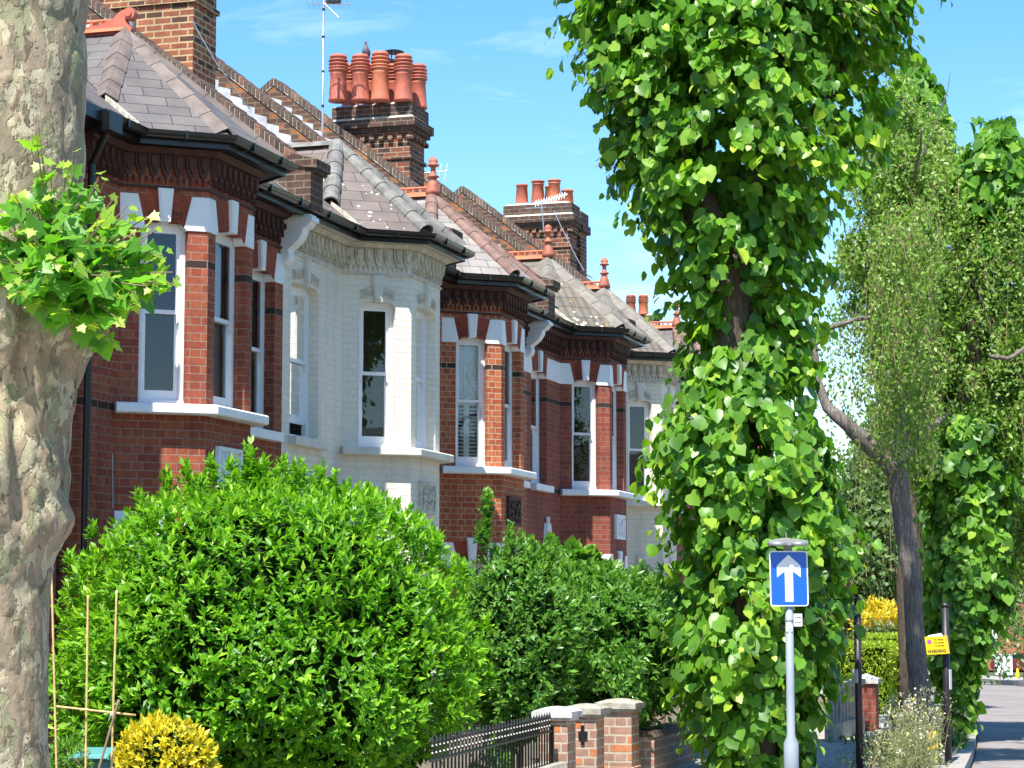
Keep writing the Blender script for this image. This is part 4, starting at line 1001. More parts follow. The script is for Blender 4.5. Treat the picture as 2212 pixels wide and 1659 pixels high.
cloud_tree('birch_tree', 'twiggy small leaved tree on a grey crooked trunk left of the yellow warning board', OB, 28, .074, 100000, M['birchleaf'],
  [[(1990, yb+8, 0, .15), (1984, 1520, 0, .13), (1977, 1350, 0, .12), (1966, 1200, 0, .115), (1952, 1090, 0, .12), (1935, 1015, 0, .135), (1940, 960, .3, .11), (1950, 860, 2.0, .07), (1958, 700, 3.6, .045), (1965, 480, 3.8, .03), (1990, 280, 1.8, .015)],
   [(1935, 1020, 0, .13), (1880, 965, -.1, .10), (1825, 915, -.2, .09), (1785, 880, -.1, .07), (1760, 820, 0, .055), (1757, 745, 0, .05), (1790, 708, 0, .035), (1840, 692, 0, .03), (1880, 685, 0, .02)],
   [(1760, 760, 0, .05), (1745, 690, 0, .03), (1700, 600, 0, .02)],
   [(1945, 990, 0, .09), (1985, 950, 1.2, .05), (2060, 880, 3.2, .035), (2150, 890, 3.8, .03), (2230, 820, 4.2, .02)],
   [(1955, 830, 2.0, .04), (2030, 700, 3.8, .028), (2110, 560, 4.0, .02), (2180, 450, 2.4, .012)],
   [(1950, 880, .5, .045), (1905, 780, 3.2, .026), (1870, 640, 3.8, .018), (1870, 560, 1.8, .01)],
   [(1980, 380, 3.0, .018), (2010, 300, 2.8, .012), (2040, 210, 2.6, .008), (2055, 150, 2.6, .004)], [(2140, 770, .1, .03), (2180, 775, -.5, .03), (2225, 745, -.5, .03)]],
  M['birchbark'], 11, 1.3, nclump=800, cr=.34, off=3.7, base=1985)
rs = np.random.RandomState(77); bt = bpy.data.objects['birch_tree']; P_, L2, N2, S2, R2 = [], [], [], [], []; tw = MB()
for k in range(760):
    x = rs.uniform(1772, 1960); y = rs.uniform(640, 1010); dd_ = rs.uniform(-.5, 1.2)
    if k > 120: x = min(2025, rs.normal(1955, 45)); y = rs.uniform(430, 975); dd_ = rs.uniform(-1.3, .3)
    elif rs.rand() < .45 and x < 1890 and y > 700: continue
    top = at(x, y, 28.6+dd_); ln = rs.uniform(.15, .5); sw = rs.normal(0, .08, 2)
    bot = top+Vector((sw[0], sw[1], -ln)); tw.tube([top, bot], .003, 3, cap=False)
    for j in range(rs.randint(6, 22)):
        t = rs.rand(); P_.append(np.array(top.lerp(bot, t))+rs.normal(0, .05, 3)); L2.append(rs.normal(0, .5, 3)+[0, 0, -.6]); N2.append(rs.normal(0, .7, 3)+[0, -.5, .6]); S2.append(.066*rs.uniform(.6, 1.2)); R2.append(rs.normal(.4, .2))
leafcloud('hanging_sprays', M['birchleaf'], bt, P_, L2, N2, S2, R2, *TINY); tw.build('twigs', M['twig'], bt)
# background trees
for k_, (name, label, ol, d, leaf, n, mm, base, nc, cr, weep, bk) in enumerate([
  ('weeping_tree', 'pale weeping tree far behind, hanging between the leafy trunk and the grey trunk', [(930, 1830, 1960), (1000, 1800, 1975), (1120, 1770, 1985), (1220, 1760, 1990), (1330, 1780, 1985)], 62, .20, 24000, 'willow', 1880, 190, .8, 1.2, 'birchbark'),
  ('conifer_tree', 'small light green tree top beyond the fork of the grey trunk', [(835, 1905, 1935), (880, 1880, 1950), (940, 1860, 1965), (1010, 1850, 1970), (1100, 1850, 1980)], 75, .15, 7000, 'willow', 1910, 90, .7, .6, 'birchbark'),
  ('weeping_tree', 'pale weeping tree at the right edge above the far houses', [(900, 2140, 2300), (1000, 2140, 2320), (1150, 2140, 2320), (1270, 2160, 2320), (1300, 2185, 2300)], 66, .16, 8000, 'willow', 2230, 90, .8, 1.2, 'birchbark'),
  ('dense_tree', 'dark dense tree low behind the yellow flowering shrub', [(1090, 1880, 1960), (1180, 1800, 2000), (1260, 1780, 2020), (1330, 1780, 2020), (1400, 1790, 2010)], 84, .22, 7000, 'laurel', 1900, 80, 1.2, .3, 'limebark'),
  ('dense_tree', 'dark dense tree far down the road, left of the orange brick house', [(1120, 2010, 2120), (1200, 1960, 2170), (1300, 1960, 2180), (1370, 1970, 2165), (1430, 1980, 2150)], 100, .26, 6000, 'climber', 2070, 80, 1.3, .3, 'limebark'),
  ('dense_tree', 'dark dense tree far behind the cream house and the lime trunk', [(900, 1650, 1750), (1000, 1580, 1800), (1150, 1560, 1830), (1300, 1560, 1840), (1420, 1580, 1830)], 90, .26, 7000, 'climber', 1700, 90, 1.4, .3, 'limebark'),
  ]):
    gx = at(base, 1400, d); yg = 1332+(1.6-gz(gx.x, gx.y))/d*FPX
    cloud_tree(name, label, ol, d, leaf, n, M[mm], [[(base, yg, 0, .25), (base, ol[len(ol)//2][0], 0, .18), (base-5, ol[0][0]+40, 0, .05)]], M[bk], 20+k_, 2.5, nclump=nc, cr=cr, base=base, weep=weep)

# ---------------------------------------------------------------- plane tree trunk on the left
pc = at(-40, 1400, 9.0)
root = thing('plane_tree', (pc.x, pc.y, 0), 'thick mottled plane tree trunk with peeling bark at the left edge', 'tree')
prof = [(-900, 250, 0), (-300, 215, 0), (0, 225, 0), (60, 216, 0), (150, 225, 0), (260, 222, 0), (330, 226, 0), (420, 222, 0), (560, 225, 0), (660, 235, 0), (720, 238, 0), (790, 208, 0), (850, 200, 0), (930, 196, 0), (1040, 190, 0), (1130, 180, 0), (1200, 168, 0), (1280, 160, 0), (1350, 158, 0), (1500, 160, 0), (1659, 166, 0), (1900, 185, 0), (2190, 240, 0)]
pz = np.array([at(-40, p[0], 9.0).z for p in prof])[::-1]; pr = np.array([p[1]*9.0/FPX for p in prof])[::-1]
nz, na = 520, 150; zz = np.linspace(-.1, pz[-1], nz); vs_ = []; lean = 0
for i, z in enumerate(zz):
    r0 = np.interp(z, pz, pr)
    for j in range(na):
        th = 2*math.pi*j/na; c, s_ = math.cos(th), math.sin(th)
        q = Vector((c*1.0, s_*1.0, z))
        a = noise.noise(Vector((c*1.2, s_*1.2, z*1.6)))*.055+noise.noise(Vector((c*.8, s_*.8, z*5.5+2)))*.045+noise.noise(Vector((c*2.6, s_*2.6, z*3.2+5)))*.035
        fl = noise.noise(Vector((c*5, s_*5, z*7)))*.010
        vv = noise.voronoi(Vector((c*2.2+noise.noise(q*3)*.4, s_*2.2, z*3.0+noise.noise(q*3+Vector((7, 0, 0)))*.5)), distance_metric='DISTANCE')[0]
        step = .012*(1 if vv[1]-vv[0] > .16 else 0)
        knob = 0
        for (kz, kt, kr, ka) in ((2.85, .2, .22, .06), (1.98, .25, .09, .055), (2.2, -1.0, .22, .05), (3.1, -1.5, .3, .05), (2.5, -.9, .12, -.05)):
            dth = (th-kt+math.pi) % (2*math.pi)-math.pi
            knob += ka*math.exp(-((z-kz)**2+(dth*.4)**2)/kr**2*1.5)
        mid = sstep(1.7, 2.0, z)*(1-sstep(3.0, 3.4, z))
        groove = -.035*mid*max(0, noise.noise(Vector((c*3.2, s_*3.2, z*1.1+3))))*2
        r = r0*(.875+.09*mid)+a*.5*(.10+1.1*mid)+fl*(.4+2.2*mid)+step*.5+knob+groove
        vs_.append((pc.x+r*c, pc.y+r*s_, z))
mb = MB(); mb.add(vs_, [(i*na+j, i*na+(j+1) % na, (i+1)*na+(j+1) % na, (i+1)*na+j) for i in range(nz-1) for j in range(na)])
mb.build('trunk', M['planebark'], root, smooth=True)
rs = np.random.RandomState(4)
pos, LL, NN, sz, rn = [], [], [], [], []; tw = MB()
src = at(120, 640, 8.72)
tips = [(80, 335, -.1), (165, 370, 0), (25, 440, -.2), (110, 420, -.1), (215, 395, 0), (20, 520, -.2), (60, 470, -.2), (130, 480, -.2), (180, 470, 0), (280, 480, .05), (310, 545, 0), (340, 570, 0), (360, 590, 0), (375, 640, 0), (330, 640, 0), (290, 600, -.1), (240, 560, -.1), (200, 530, -.2), (150, 540, -.3), (90, 550, -.3), (40, 590, -.3), (30, 640, -.3), (100, 640, -.35), (170, 620, -.3), (230, 650, -.2), (280, 690, -.1), (200, 720, -.2), (230, 750, 0), (150, 680, -.3), (70, 610, -.3), (10, 600, -.2), (-30, 520, -.1), (-60, 600, 0), (120, 590, -.4), (185, 585, -.35), (250, 610, -.3), (300, 650, -.1), (345, 620, .1), (55, 530, -.4), (215, 480, -.1), (260, 520, -.1), (320, 500, .1)]
for (x, y, dd) in tips*3:
    tip = at(x+rs.normal(0, 14), y-22+rs.normal(0, 14), 8.6+dd+rs.normal(0, .08)); a = src.lerp(tip, .25+.1*rs.rand())
    midp = a.lerp(tip, .5)+Vector((0, 0, .03)); tw.tube([src, a, midp, tip], [.008, .006, .004, .002], 5)
    out = np.array((tip-src).normalized()); k = rs.randint(4, 8)
    for j in range(k):
        t = (j+1)/k; p = np.array(a.lerp(tip, t))+rs.normal(0, .018, 3)
        LL.append(out*.4+np.array([0, 0, -.35])+rs.normal(0, .55, 3)); NN.append(np.array([.1, -.6, .8])+rs.normal(0, .35, 3)); pos.append(p)
        small = t > .8; sz.append(rs.uniform(.03, .05) if small else rs.uniform(.06, .118)); rn.append(rs.normal(.85, .1) if small else rs.normal(.42, .18))
leafcloud('leaves', M['planeleaf'], root, pos, LL, NN, sz, rn, *PLANE); tw.build('shoots', M['twig'], root)

# ---------------------------------------------------------------- shrubs
def shrub(name, label, cx, cy, rx, ry, d, leaf, n, m, tmpl=OVAL, seed=1, depth=None, whorl=6, cat='bush', up=.5, p=2.2, noise_a=.16, group=None, sprigs=(), corecol=None, front=.0, wid=1, lum=0, core=.76):
    rs = np.random.RandomState(seed); c = at(cx, cy, d); RX = rx*d/FPX; RZ = ry*d/FPX; RD = depth or RX
    base = Vector((c.x, c.y, gz(c.x, c.y))); root = thing(name, base, label, cat, group)
    lat = np.array([CA, SA, 0]); dep = np.array([-SA, CA, 0]); upv = np.array([0, 0, 1.]); C0 = np.array(c)
    def surf(v):
        a = (abs(v[0])**p+abs(v[1])**p+abs(v[2])**p)**(-1/p)
        q = Vector(v)*a
        k = 1+noise_a*noise.noise(q*2.2+Vector((seed, 0, 0)))+noise_a*.5*noise.noise(q*6+Vector((0, seed, 0)))
        return a*k
    nw = n//whorl; P, O = [], []; 
    while len(P) < nw:
        v = rs.normal(0, 1, 3); v /= np.linalg.norm(v)
        if v[1] > .35 and rs.rand() < .7: continue      # few leaves on the far side
        sc = surf(v)*(1-.16*rs.rand()**2*(1 if rs.rand() < .6 else 2.4))
        w_ = C0+(lat*v[0]*RX+dep*v[1]*RD+upv*v[2]*RZ)*sc
        if w_[2] < .12: continue
        o = lat*v[0]/RX+dep*v[1]/RD+upv*v[2]/RZ; o /= np.linalg.norm(o); P.append(w_); O.append(o)
    P = np.array(P); O = np.array(O)
    for (x, y, ln, k) in sprigs:
        tip = at(x, y, d-RD*.15)
        for j in range(k*5):
            t = rs.rand(); P = np.vstack([P, np.array(tip)-np.array([rs.normal(0, .02), rs.normal(0, .02), t*ln])]); O = np.vstack([O, upv+rs.normal(0, .25, 3)])
    n_ = len(P); PP = np.repeat(P, whorl, 0); OO = np.repeat(O, whorl, 0)+upv*up+np.repeat(rs.normal(0, .3, (n_, 3)), whorl, 0)
    OO /= np.linalg.norm(OO, axis=1, keepdims=True)
    sp = rs.normal(0, 1, PP.shape); sp -= OO*(sp*OO).sum(1, keepdims=True); sp /= np.linalg.norm(sp, axis=1, keepdims=True)
    tt = rs.uniform(.15, 1.3, (len(PP), 1)); L = OO*(1.25-tt)+sp*tt; N = OO*tt-sp*(1.0-tt*.5)+upv*.35+rs.normal(0, .2, PP.shape)
    PP = PP-OO*(tt*leaf*.9)
    young = np.clip((1.0-tt[:, 0])*.35, -.2, .35)
    rn = rs.normal(.42+lum, .17, len(PP))+young+np.repeat(rs.normal(0, .08, n_), whorl)
    leafcloud('foliage', m, root, PP, L, N, leaf*rs.uniform(.6, 1.2, len(PP)), rn, *tmpl, wid=np.full(len(PP), wid))
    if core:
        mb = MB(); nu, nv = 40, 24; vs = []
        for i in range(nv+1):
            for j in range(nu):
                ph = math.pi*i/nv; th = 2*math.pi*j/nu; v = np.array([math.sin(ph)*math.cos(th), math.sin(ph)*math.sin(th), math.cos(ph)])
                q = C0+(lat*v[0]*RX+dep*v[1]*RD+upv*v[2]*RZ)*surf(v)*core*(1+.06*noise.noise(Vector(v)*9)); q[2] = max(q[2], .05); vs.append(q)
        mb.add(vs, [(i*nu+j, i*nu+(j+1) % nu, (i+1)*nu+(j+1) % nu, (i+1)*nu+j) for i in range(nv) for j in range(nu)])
        mb.build('shade_core', M['core'], root, smooth=True)  # added dark solid, darkens the gaps and blocks light from behind
    st = MB(); rs2 = random.Random(seed)
    for k in range(5):
        a = rs2.uniform(0, 6.28); st.tube([base+Vector((.06*math.cos(a), .06*math.sin(a), -.05)), base+Vector((.2*math.cos(a), .2*math.sin(a), max(.2, c.z*.5))), Vector(c)+Vector((.3*RX*math.cos(a), .3*RD*math.sin(a), 0))], [.03, .025, .015], 6)
    st.build('stems', M['twig'], root)
    return root
shrub('round_bush', 'huge rounded bright green bush in front of the nearest houses', 574, 1400, 456, 366, 19.6, .094, 42000, M['bush'], seed=2, depth=1.75, p=2.05, noise_a=.17, up=.75,
      sprigs=[(540, 945, .35, 4), (545, 975, .25, 3), (360, 1010, .2, 3), (690, 1000, .25, 3), (500, 985, .2, 2), (610, 985, .2, 2), (850, 1085, .15, 2), (945, 1150, .12, 2), (430, 1020, .15, 2), (750, 1040, .15, 2), (300, 1060, .15, 2), (200, 1130, .12, 2), (400, 995, .15, 2), (460, 985, .2, 3), (570, 985, .2, 3), (650, 990, .2, 3), (720, 1015, .15, 2), (800, 1060, .15, 2), (1000, 1205, .12, 2), (150, 1190, .1, 2), (1050, 1330, .1, 2), (1060, 1440, .1, 2)])
shrub('laurel_bush', 'dark glossy shrub with a tall leafy sprig, right behind the huge round bush', 1115, 1395, 130, 215, 22.4, .085, 13000, M['laurel'], seed=3, noise_a=.3, sprigs=[(1050, 1052, .55, 9), (1052, 1075, .35, 6), (1100, 1130, .2, 4), (1040, 1130, .2, 3)], lum=.08)
shrub('climbing_shrub', 'broad leaved climbing shrub below the alarm box', 1225, 1305, 110, 112, 24.6, .13, 5200, M['climber'], tmpl=HEART, seed=4, noise_a=.35, up=.2, sprigs=[(1240, 1170, .15, 3), (1190, 1160, .15, 3), (1275, 1185, .15, 2)])
shrub('laurel_bush', 'dark hanging leaved laurel above the three brick gate pillars', 1290, 1420, 185, 175, 23.6, .105, 15000, M['laurel'], tmpl=SLIM, seed=5, noise_a=.3, up=-.15, lum=.03, wid=1.3)
shrub('laurel_bush', 'taller feathery green shrub touching the left side of the leafy lime trunk', 1405, 1340, 95, 105, 25.2, .09, 7500, M['climber'], tmpl=SLIM, seed=6, noise_a=.3, up=.8, sprigs=[(1430, 1205, .3, 4), (1385, 1210, .25, 3), (1340, 1215, .2, 3)], lum=.0)
shrub('golden_bush', 'low round golden yellow bush at the bottom left corner', 355, 1660, 108, 108, 16.6, .062, 5200, M['gold'], seed=7, noise_a=.16, up=.7, lum=.04, sprigs=[(340, 1540, .1, 2)])
shrub('small_shrub', 'small green leafy plant beside the teal bin', 150, 1640, 42, 48, 17.2, .05, 1100, M['climber'], seed=8, noise_a=.3, up=.9, tmpl=SLIM, core=0, lum=.1)
shrub('flower_shrub', 'low plant with red flowers behind the black railings', 1060, 1660, 45, 35, 20.6, .05, 900, M['climber'], seed=9, noise_a=.3, core=0)
shrub('yellow_shrub', 'loose bright yellow flowering shrub above the clipped hedge', 1895, 1335, 50, 36, 50, .12, 2600, M['gold'], seed=10, noise_a=.5, up=.9, tmpl=SLIM, lum=.25, core=0)
shrub('grey_shrub', 'grey green low shrub between the yellow shrub and clipped hedge', 1905, 1385, 70, 38, 47, .10, 2500, M['weed'], seed=12, noise_a=.3, up=.6, tmpl=SLIM, lum=-.1)

# ---------------------------------------------------------------- garden walls, gate pillars, railings
def unit(name, label, cat, group, loc): return thing(name, loc, label, cat, group)
def pillar(px, d, w_, ztop, label, capm, hole=False):
    c = at(px, 1600, d); b = Vector((c.x, c.y, 0)); root = thing('gate_pillar', b, label, 'pillar', 'brick gate pillars')
    h = w_/2; mb = MB(); mb.box(b.x-h, b.x+h, b.y-h, b.y+h, -.1, ztop-.11)
    mb.box(b.x-h-.02, b.x+h+.02, b.y-h-.02, b.y+h+.02, -.1, .12)
    mb.build('shaft', M['wall_pier'], root, bevel=.006)
    e = h+.055; cp = MB(); z = ztop-.11
    n = 9; vs = []
    for i in range(n):
        for j in range(n):
            u, v = i/(n-1)*2-1, j/(n-1)*2-1; rr = max(abs(u), abs(v)); vs.append((b.x+e*u, b.y+e*v, z+.055+.045*(1-rr**1.8)+random.uniform(-.002, .002)))
    fs = [(i*n+j, (i+1)*n+j, (i+1)*n+j+1, i*n+j+1) for i in range(n-1) for j in range(n-1)]
    cp.add(vs, fs); cp.hexa([(b.x-e, b.y-e, z), (b.x+e, b.y-e, z), (b.x+e, b.y+e, z), (b.x-e, b.y+e, z), (b.x-e, b.y-e, z+.0545), (b.x+e, b.y-e, z+.0545), (b.x+e, b.y+e, z+.0545), (b.x-e, b.y+e, z+.0545)])
    cp.box(b.x-e+.03, b.x+e-.03, b.y-e+.03, b.y+e-.03, z-.03, z)
    cp.build('cap', capm, root)
    if hole:
        hb_ = MB(); hb_.box(b.x-.04, b.x+.05, b.y-h-.012, b.y-h-.001, .42, .50); hb_.box(b.x-.015, b.x+.02, b.y-h-.016, b.y-h-.001, .37, .56); hb_.build('iron_latch_plate', M['iron'], root)
    return root
pillar(1204, 21.2, .28, .775, 'brick gate pillar with the palest coping cap, at the end of the black railings', M['white_cap'])
pillar(1267, 21.9, .28, .775, 'middle brick gate pillar, with orange bricks and a black iron plate', M['stone_cap'], True)
pillar(1340, 22.6, .31, .80, 'tallest brick gate pillar, nearest the leafy lime trunk', M['stone_cap'])
def lowwall(name, label, a, b, th, h, m, capm=None):
    a = Vector((a.x, a.y, 0)); b = Vector((b.x, b.y, 0)); root = thing(name, a.lerp(b, .5), label, 'wall')
    t = (b-a).normalized(); n = Vector((-t.y, t.x, 0))*th/2
    mb = MB(); z = Vector((0, 0, h)); g = Vector((0, 0, -.15))
    mb.hexa([a-n+g, b-n+g, b+n+g, a+n+g, a-n+z, b-n+z, b+n+z, a+n+z]); mb.build('brickwork', m, root)
    c = MB(); n2 = n*1.18; z1 = Vector((0, 0, h+.002)); z2 = Vector((0, 0, h+.06))
    c.hexa([a-n2+z1, b-n2+z1, b+n2+z1, a+n2+z1, a-n2*.8+z2, b-n2*.8+z2, b+n2*.8+z2, a+n2*.8+z2]); c.build('coping', capm or M['coping'], root)
    return root
ra = at(930, 1610, 16.6); rb = at(1194, 1560, 20.95)
ra = Vector((ra.x, ra.y, 0)); rb = Vector((rb.x, rb.y, 0))
lowwall('garden_wall', 'low brick wall carrying the black iron railings', ra, rb, .24, .20, M['wall_pier'], M['stone_cap'])
root = thing('railings', ra.lerp(rb, .5), 'black iron railings with pointed tops beside the brick gate pillars', 'railings')
t = (rb-ra).normalized(); Ln = (rb-ra).length
for z in (.25, .55):
    mb = MB(); mb.tube([ra+Vector((0, 0, z)), rb+Vector((0, 0, z))], .013, 6); mb.build('rail', M['iron'], root)
mb0 = None
for k in range(int(Ln/.115)):
    p = ra+t*(.06+k*.115)
    if mb0 is None:
        mb = MB(); mb.tube([p+Vector((0, 0, .24)), p+Vector((0, 0, .64))], .009, 6); mb.lathe((p.x, p.y, .64), [(.009, 0), (.016, .01), (.009, .022), (.015, .04), (.006, .075), (.0, .09)], 7)
        mb.lathe((p.x, p.y, .585), [(.009, 0), (.017, .012), (.009, .024)], 7); mb0 = mb.build('baluster', M['iron'], root); p0 = p
    else:
        c = mb0.copy(); S.collection.objects.link(c); c.parent = root; c.location = p-p0
mb = MB(); q = rb-t*.05; mb.box(q.x-.02, q.x+.02, q.y-.02, q.y+.02, .2, .60); mb.build('end_post', M['iron'], root)
wa = at(1388, 1600, 23.0); wb = at(1475, 1600, 25.2)
lowwall('garden_wall', 'low brick wall running from the tallest gate pillar behind the lime trunk', wa, wb, .24, .38, M['wall_pier'])
lowwall('garden_wall', 'shadowed low brick wall under the round bush', at(120, 1650, 16.2), at(900, 1700, 16.9), .22, .22, M['wall_pier'], M['stone_cap'])
# right hand garden fronts
def front(p, q, z0, z1, m, mb, th=.12):
    a, b = Vector((p.x, p.y, 0)), Vector((q.x, q.y, 0)); t_ = (b-a).normalized(); n = Vector((-t_.y, t_.x, 0))*th/2
    mb.hexa([a-n+Vector((0, 0, z0)), b-n+Vector((0, 0, z0)), b+n+Vector((0, 0, z0)), a+n+Vector((0, 0, z0)), a-n+Vector((0, 0, z1)), b-n+Vector((0, 0, z1)), b+n+Vector((0, 0, z1)), a+n+Vector((0, 0, z1))], m)
fa_, fb_ = at(1790, 1500, 29.0), at(1858, 1500, 31.5)
root = thing('garden_wall', Vector((fa_.x, fa_.y, 0)), 'pale grey rendered wall with balustrade behind the black post', 'wall')
mb = MB(); front(fa_, fb_, -.1, .22, 0, mb); mb.build('render_panel', M['stone_cap'], root)
mb = MB(); front(fa_, fb_, .66, .74, 0, mb, .16)
for k in range(9):
    p = fa_.lerp(fb_, (k+.3)/9); q = fa_.lerp(fb_, (k+.62)/9); front(p, q, .22, .66, 0, mb, .07)
mb.build('balustrade', M['stone_cap'], root)
c = at(1872, 1500, 32.0); root = thing('gate_pillar', Vector((c.x, c.y, 0)), 'small red brick pillar with white cap behind the black post', 'pillar')
mb = MB(); mb.box(c.x-.15, c.x+.15, c.y-.15, c.y+.15, -.1, .66); mb.build('shaft', M['brick_d'], root); mb = MB(); mb.box(c.x-.19, c.x+.19, c.y-.19, c.y+.19, .66, .72)
mb.add([(c.x-.19, c.y-.19, .722), (c.x+.19, c.y-.19, .722), (c.x+.19, c.y+.19, .722), (c.x-.19, c.y+.19, .722), (c.x, c.y, .80)], [(0, 1, 4), (1, 2, 4), (2, 3, 4), (3, 0, 4)]); mb.build('cap', M['white_cap'], root)
def boxhedge(label, c0, sx_, sy_, h, n, seed, leaf=.06):
    rs = np.random.RandomState(seed); root = thing('clipped_hedge', Vector((c0.x, c0.y, 0)), label, 'hedge')
    P, O = [], []
    faces = [((0, -1, 0), sx_*h), ((1, 0, 0), sy_*h), ((0, 0, 1), sx_*sy_*.9), ((-1, 0, 0), sy_*h*.5)]
    w_ = np.array([f[1] for f in faces]); w_ /= w_.sum()
    for i in range(n):
        f = faces[rs.choice(len(faces), p=w_)][0]; q = np.array([rs.uniform(-sx_/2, sx_/2), rs.uniform(-sy_/2, sy_/2), rs.uniform(0, h)])
        if f[0]: q[0] = f[0]*sx_/2
        if f[1]: q[1] = f[1]*sy_/2
        if f[2]: q[2] = h
        q += rs.normal(0, .022, 3); P.append(q+np.array([c0.x, c0.y, 0])); O.append(f)
    P = np.array(P); O = np.array(O, float)
    leafcloud('foliage', M['hedge'], root, P, O*.6+rs.normal(0, .6, P.shape)+[0, 0, .3], O+rs.normal(0, .45, P.shape), leaf*rs.uniform(.7, 1.2, n), rs.normal(.5, .2, n), *OVAL)
    mb = MB(); mb.box(c0.x-sx_/2+.04, c0.x+sx_/2-.04, c0.y-sy_/2+.04, c0.y+sy_/2-.04, -.1, h-.04); mb.build('shade_core', M['core'], root)  # dark solid filling painted as the shaded inside of the hedge
h1 = at(1868, 1500, 38.0); boxhedge('yellow green clipped box hedge beside the white capped brick pillar', h1, 1.0, 1.5, 1.12, 9000, 5)
h2 = at(1912, 1500, 43.0); boxhedge('farther yellow green clipped hedge seen over the nearer one', h2, .9, 1.4, 1.22, 6000, 6)
# weeds round the grey trunk
rs = np.random.RandomState(31); root = thing('weeds', at(1960, 1650, 25.0)*1, 'x', 'weeds'); root.location.z = 0
tag(root, 'tall dry weeds with pale flower heads around the grey trunk foot', 'weeds', None, 'stuff')
mb = MB(); P, L_, N_, sz, rn = [], [], [], [], []; fP = []
for k in range(400):
    px = rs.normal(1968, 36) if k < 310 else rs.normal(1900, 35); d = rs.uniform(22.6, 27.4); b = at(min(2060, max(1800, px)), 1600, d); b.z = 0
    hh = rs.uniform(.25, .92)*(1-.5*abs(px-1985)/140)*(.9 if px > 1930 else .65); top = b+Vector((rs.normal(0, .10), rs.normal(0, .10), max(.15, hh)))
    mid = b.lerp(top, .5)+Vector((rs.normal(0, .03), rs.normal(0, .03), 0)); mb.tube([b, mid, top], [.004, .003, .002], 3, cap=False)
    for j in range(13):
        t = rs.uniform(.05, 1); p = b.lerp(top, t)+Vector(rs.normal(0, .03, 3)); P.append(p); L_.append(rs.normal(0, .6, 3)+[0, 0, .35]); N_.append(rs.normal(0, .5, 3)+[0, -.3, .6]); sz.append(rs.uniform(.03, .085)); rn.append(rs.uniform(0, .6)+(.35 if t > .8 else 0))
    for j in range(rs.randint(1, 5)): fP.append(np.array(top)+rs.normal(0, .035, 3))
mb.build('stalks', plain('dry_stalk', (.32, .27, .15), .9, .3, 9, 0), root)
leafcloud('leaves', M['weed'], root, P, L_, N_, sz, rn, *SLIM)
fP = np.array(fP); n = len(fP); col = (fP[:, 0]*0)
leafcloud('flower_heads', leafmat('pale_flower', (.62, .55, .40), (.72, .68, .58), (.80, .70, .06), .2, .7, (1, 1, 1)), root, fP, rs.normal(0, 1, (n, 3)), rs.normal(0, 1, (n, 3)), rs.uniform(.016, .034, n), rs.uniform(0, 1, n)**2, *OVAL, wid=np.full(n, 1.8))
for (nm, cx, d, rx, n) in (('grass', 2050, 28.6, .9, 3000), ):
    c = at(cx, 1600, d); P = np.array([q_ for q_ in ([c.x+rs.normal(0, rx*.5), c.y+rs.normal(0, .5), 0] for _ in range(n)) if q_[0] < smooth(KL, q_[1])-.12]); n = len(P)
    o = leafcloud(nm, M['grass'], None, P, rs.normal(0, .45, (n, 3))+[0, 0, 1], rs.normal(0, 1, (n, 3)), rs.uniform(.05, .16, n), rs.uniform(0, 1, n), *SLIM); tag(o, kind='stuff')
# ---------------------------------------------------------------- bamboo canes, bin
root = thing('cane_trellis', Vector((at(185, 1600, 15.4).x, at(185, 1600, 15.4).y, 0)), 'thin bamboo canes tied to one crossbar beside the mottled trunk', 'trellis')
def cane(x0, y0, x1, y1, d, r=.0075, m='bamboo', down=True):
    a = at(x0, y0, d); b = at(x1, y1, d+.02)
    if down: v = (b-a); b = a+v*((a.z-(-.05))/(a.z-b.z))
    mb = MB(); L0 = (b-a).length; k = max(3, int(L0/.22)); pts, rad = [], []
    for i in range(k):
        for t_, rr in ((i/k+.001, r*1.18), (i/k+.03/L0, r), ((i+1)/k-.03/L0, r*.97)): pts.append(a.lerp(b, t_)); rad.append(rr)
    mb.tube(pts, rad, 8); return mb.build('cane', M[m], root, smooth=True)
cane(110.6, 1215, 122, 1659, 15.4); cane(190, 1285, 185, 1659, 15.4); cane(252, 1275, 241, 1659, 15.4)
cane(122, 1526, 303, 1546, 15.36, down=False); cane(257, 1511, 214, 1659, 15.32, .009, 'twig')
mb = MB(); q = at(243, 1541, 15.36); mb.lathe((q.x, q.y, q.z-.02), [(.018, 0), (.02, .01), (.018, .03)], 8); mb.tube([q, q+Vector((-.02, -.02, -.05))], .003, 4); mb.build('string_tie', M['stone_cap'], root)
c = at(196, 1640, 17.6); root = thing('recycling_bin', Vector((c.x, c.y, 0)), 'teal plastic bin with raised rim behind the bamboo canes', 'bin')
F = lambda u, w_, z: Vector((c.x+u*CA-w_*SA, c.y+u*SA+w_*CA, z))
teal = plain('teal_plastic', (.10, .33, .33), .45, .1, 4, .05)
mb = MB(); mb.hexa([F(-.09, -.15, 0), F(.13, -.15, 0), F(.13, .2, 0), F(-.09, .2, 0), F(-.11, -.18, .50), F(.16, -.18, .50), F(.16, .24, .50), F(-.11, .24, .50)]); mb.build('body', teal, root, bevel=.01)
mb = MB(); lidz = .53; mb.hexa([F(-.14, -.21, .50), F(.18, -.21, .50), F(.18, .27, .50), F(-.14, .27, .50), F(-.13, -.20, .545), F(.17, -.20, .545), F(.17, .26, .575), F(-.13, .26, .575)]); mb.tube([F(-.13, -.225, .52), F(.17, -.225, .52)], .014, 6); mb.build('lid', teal, root, bevel=.008)
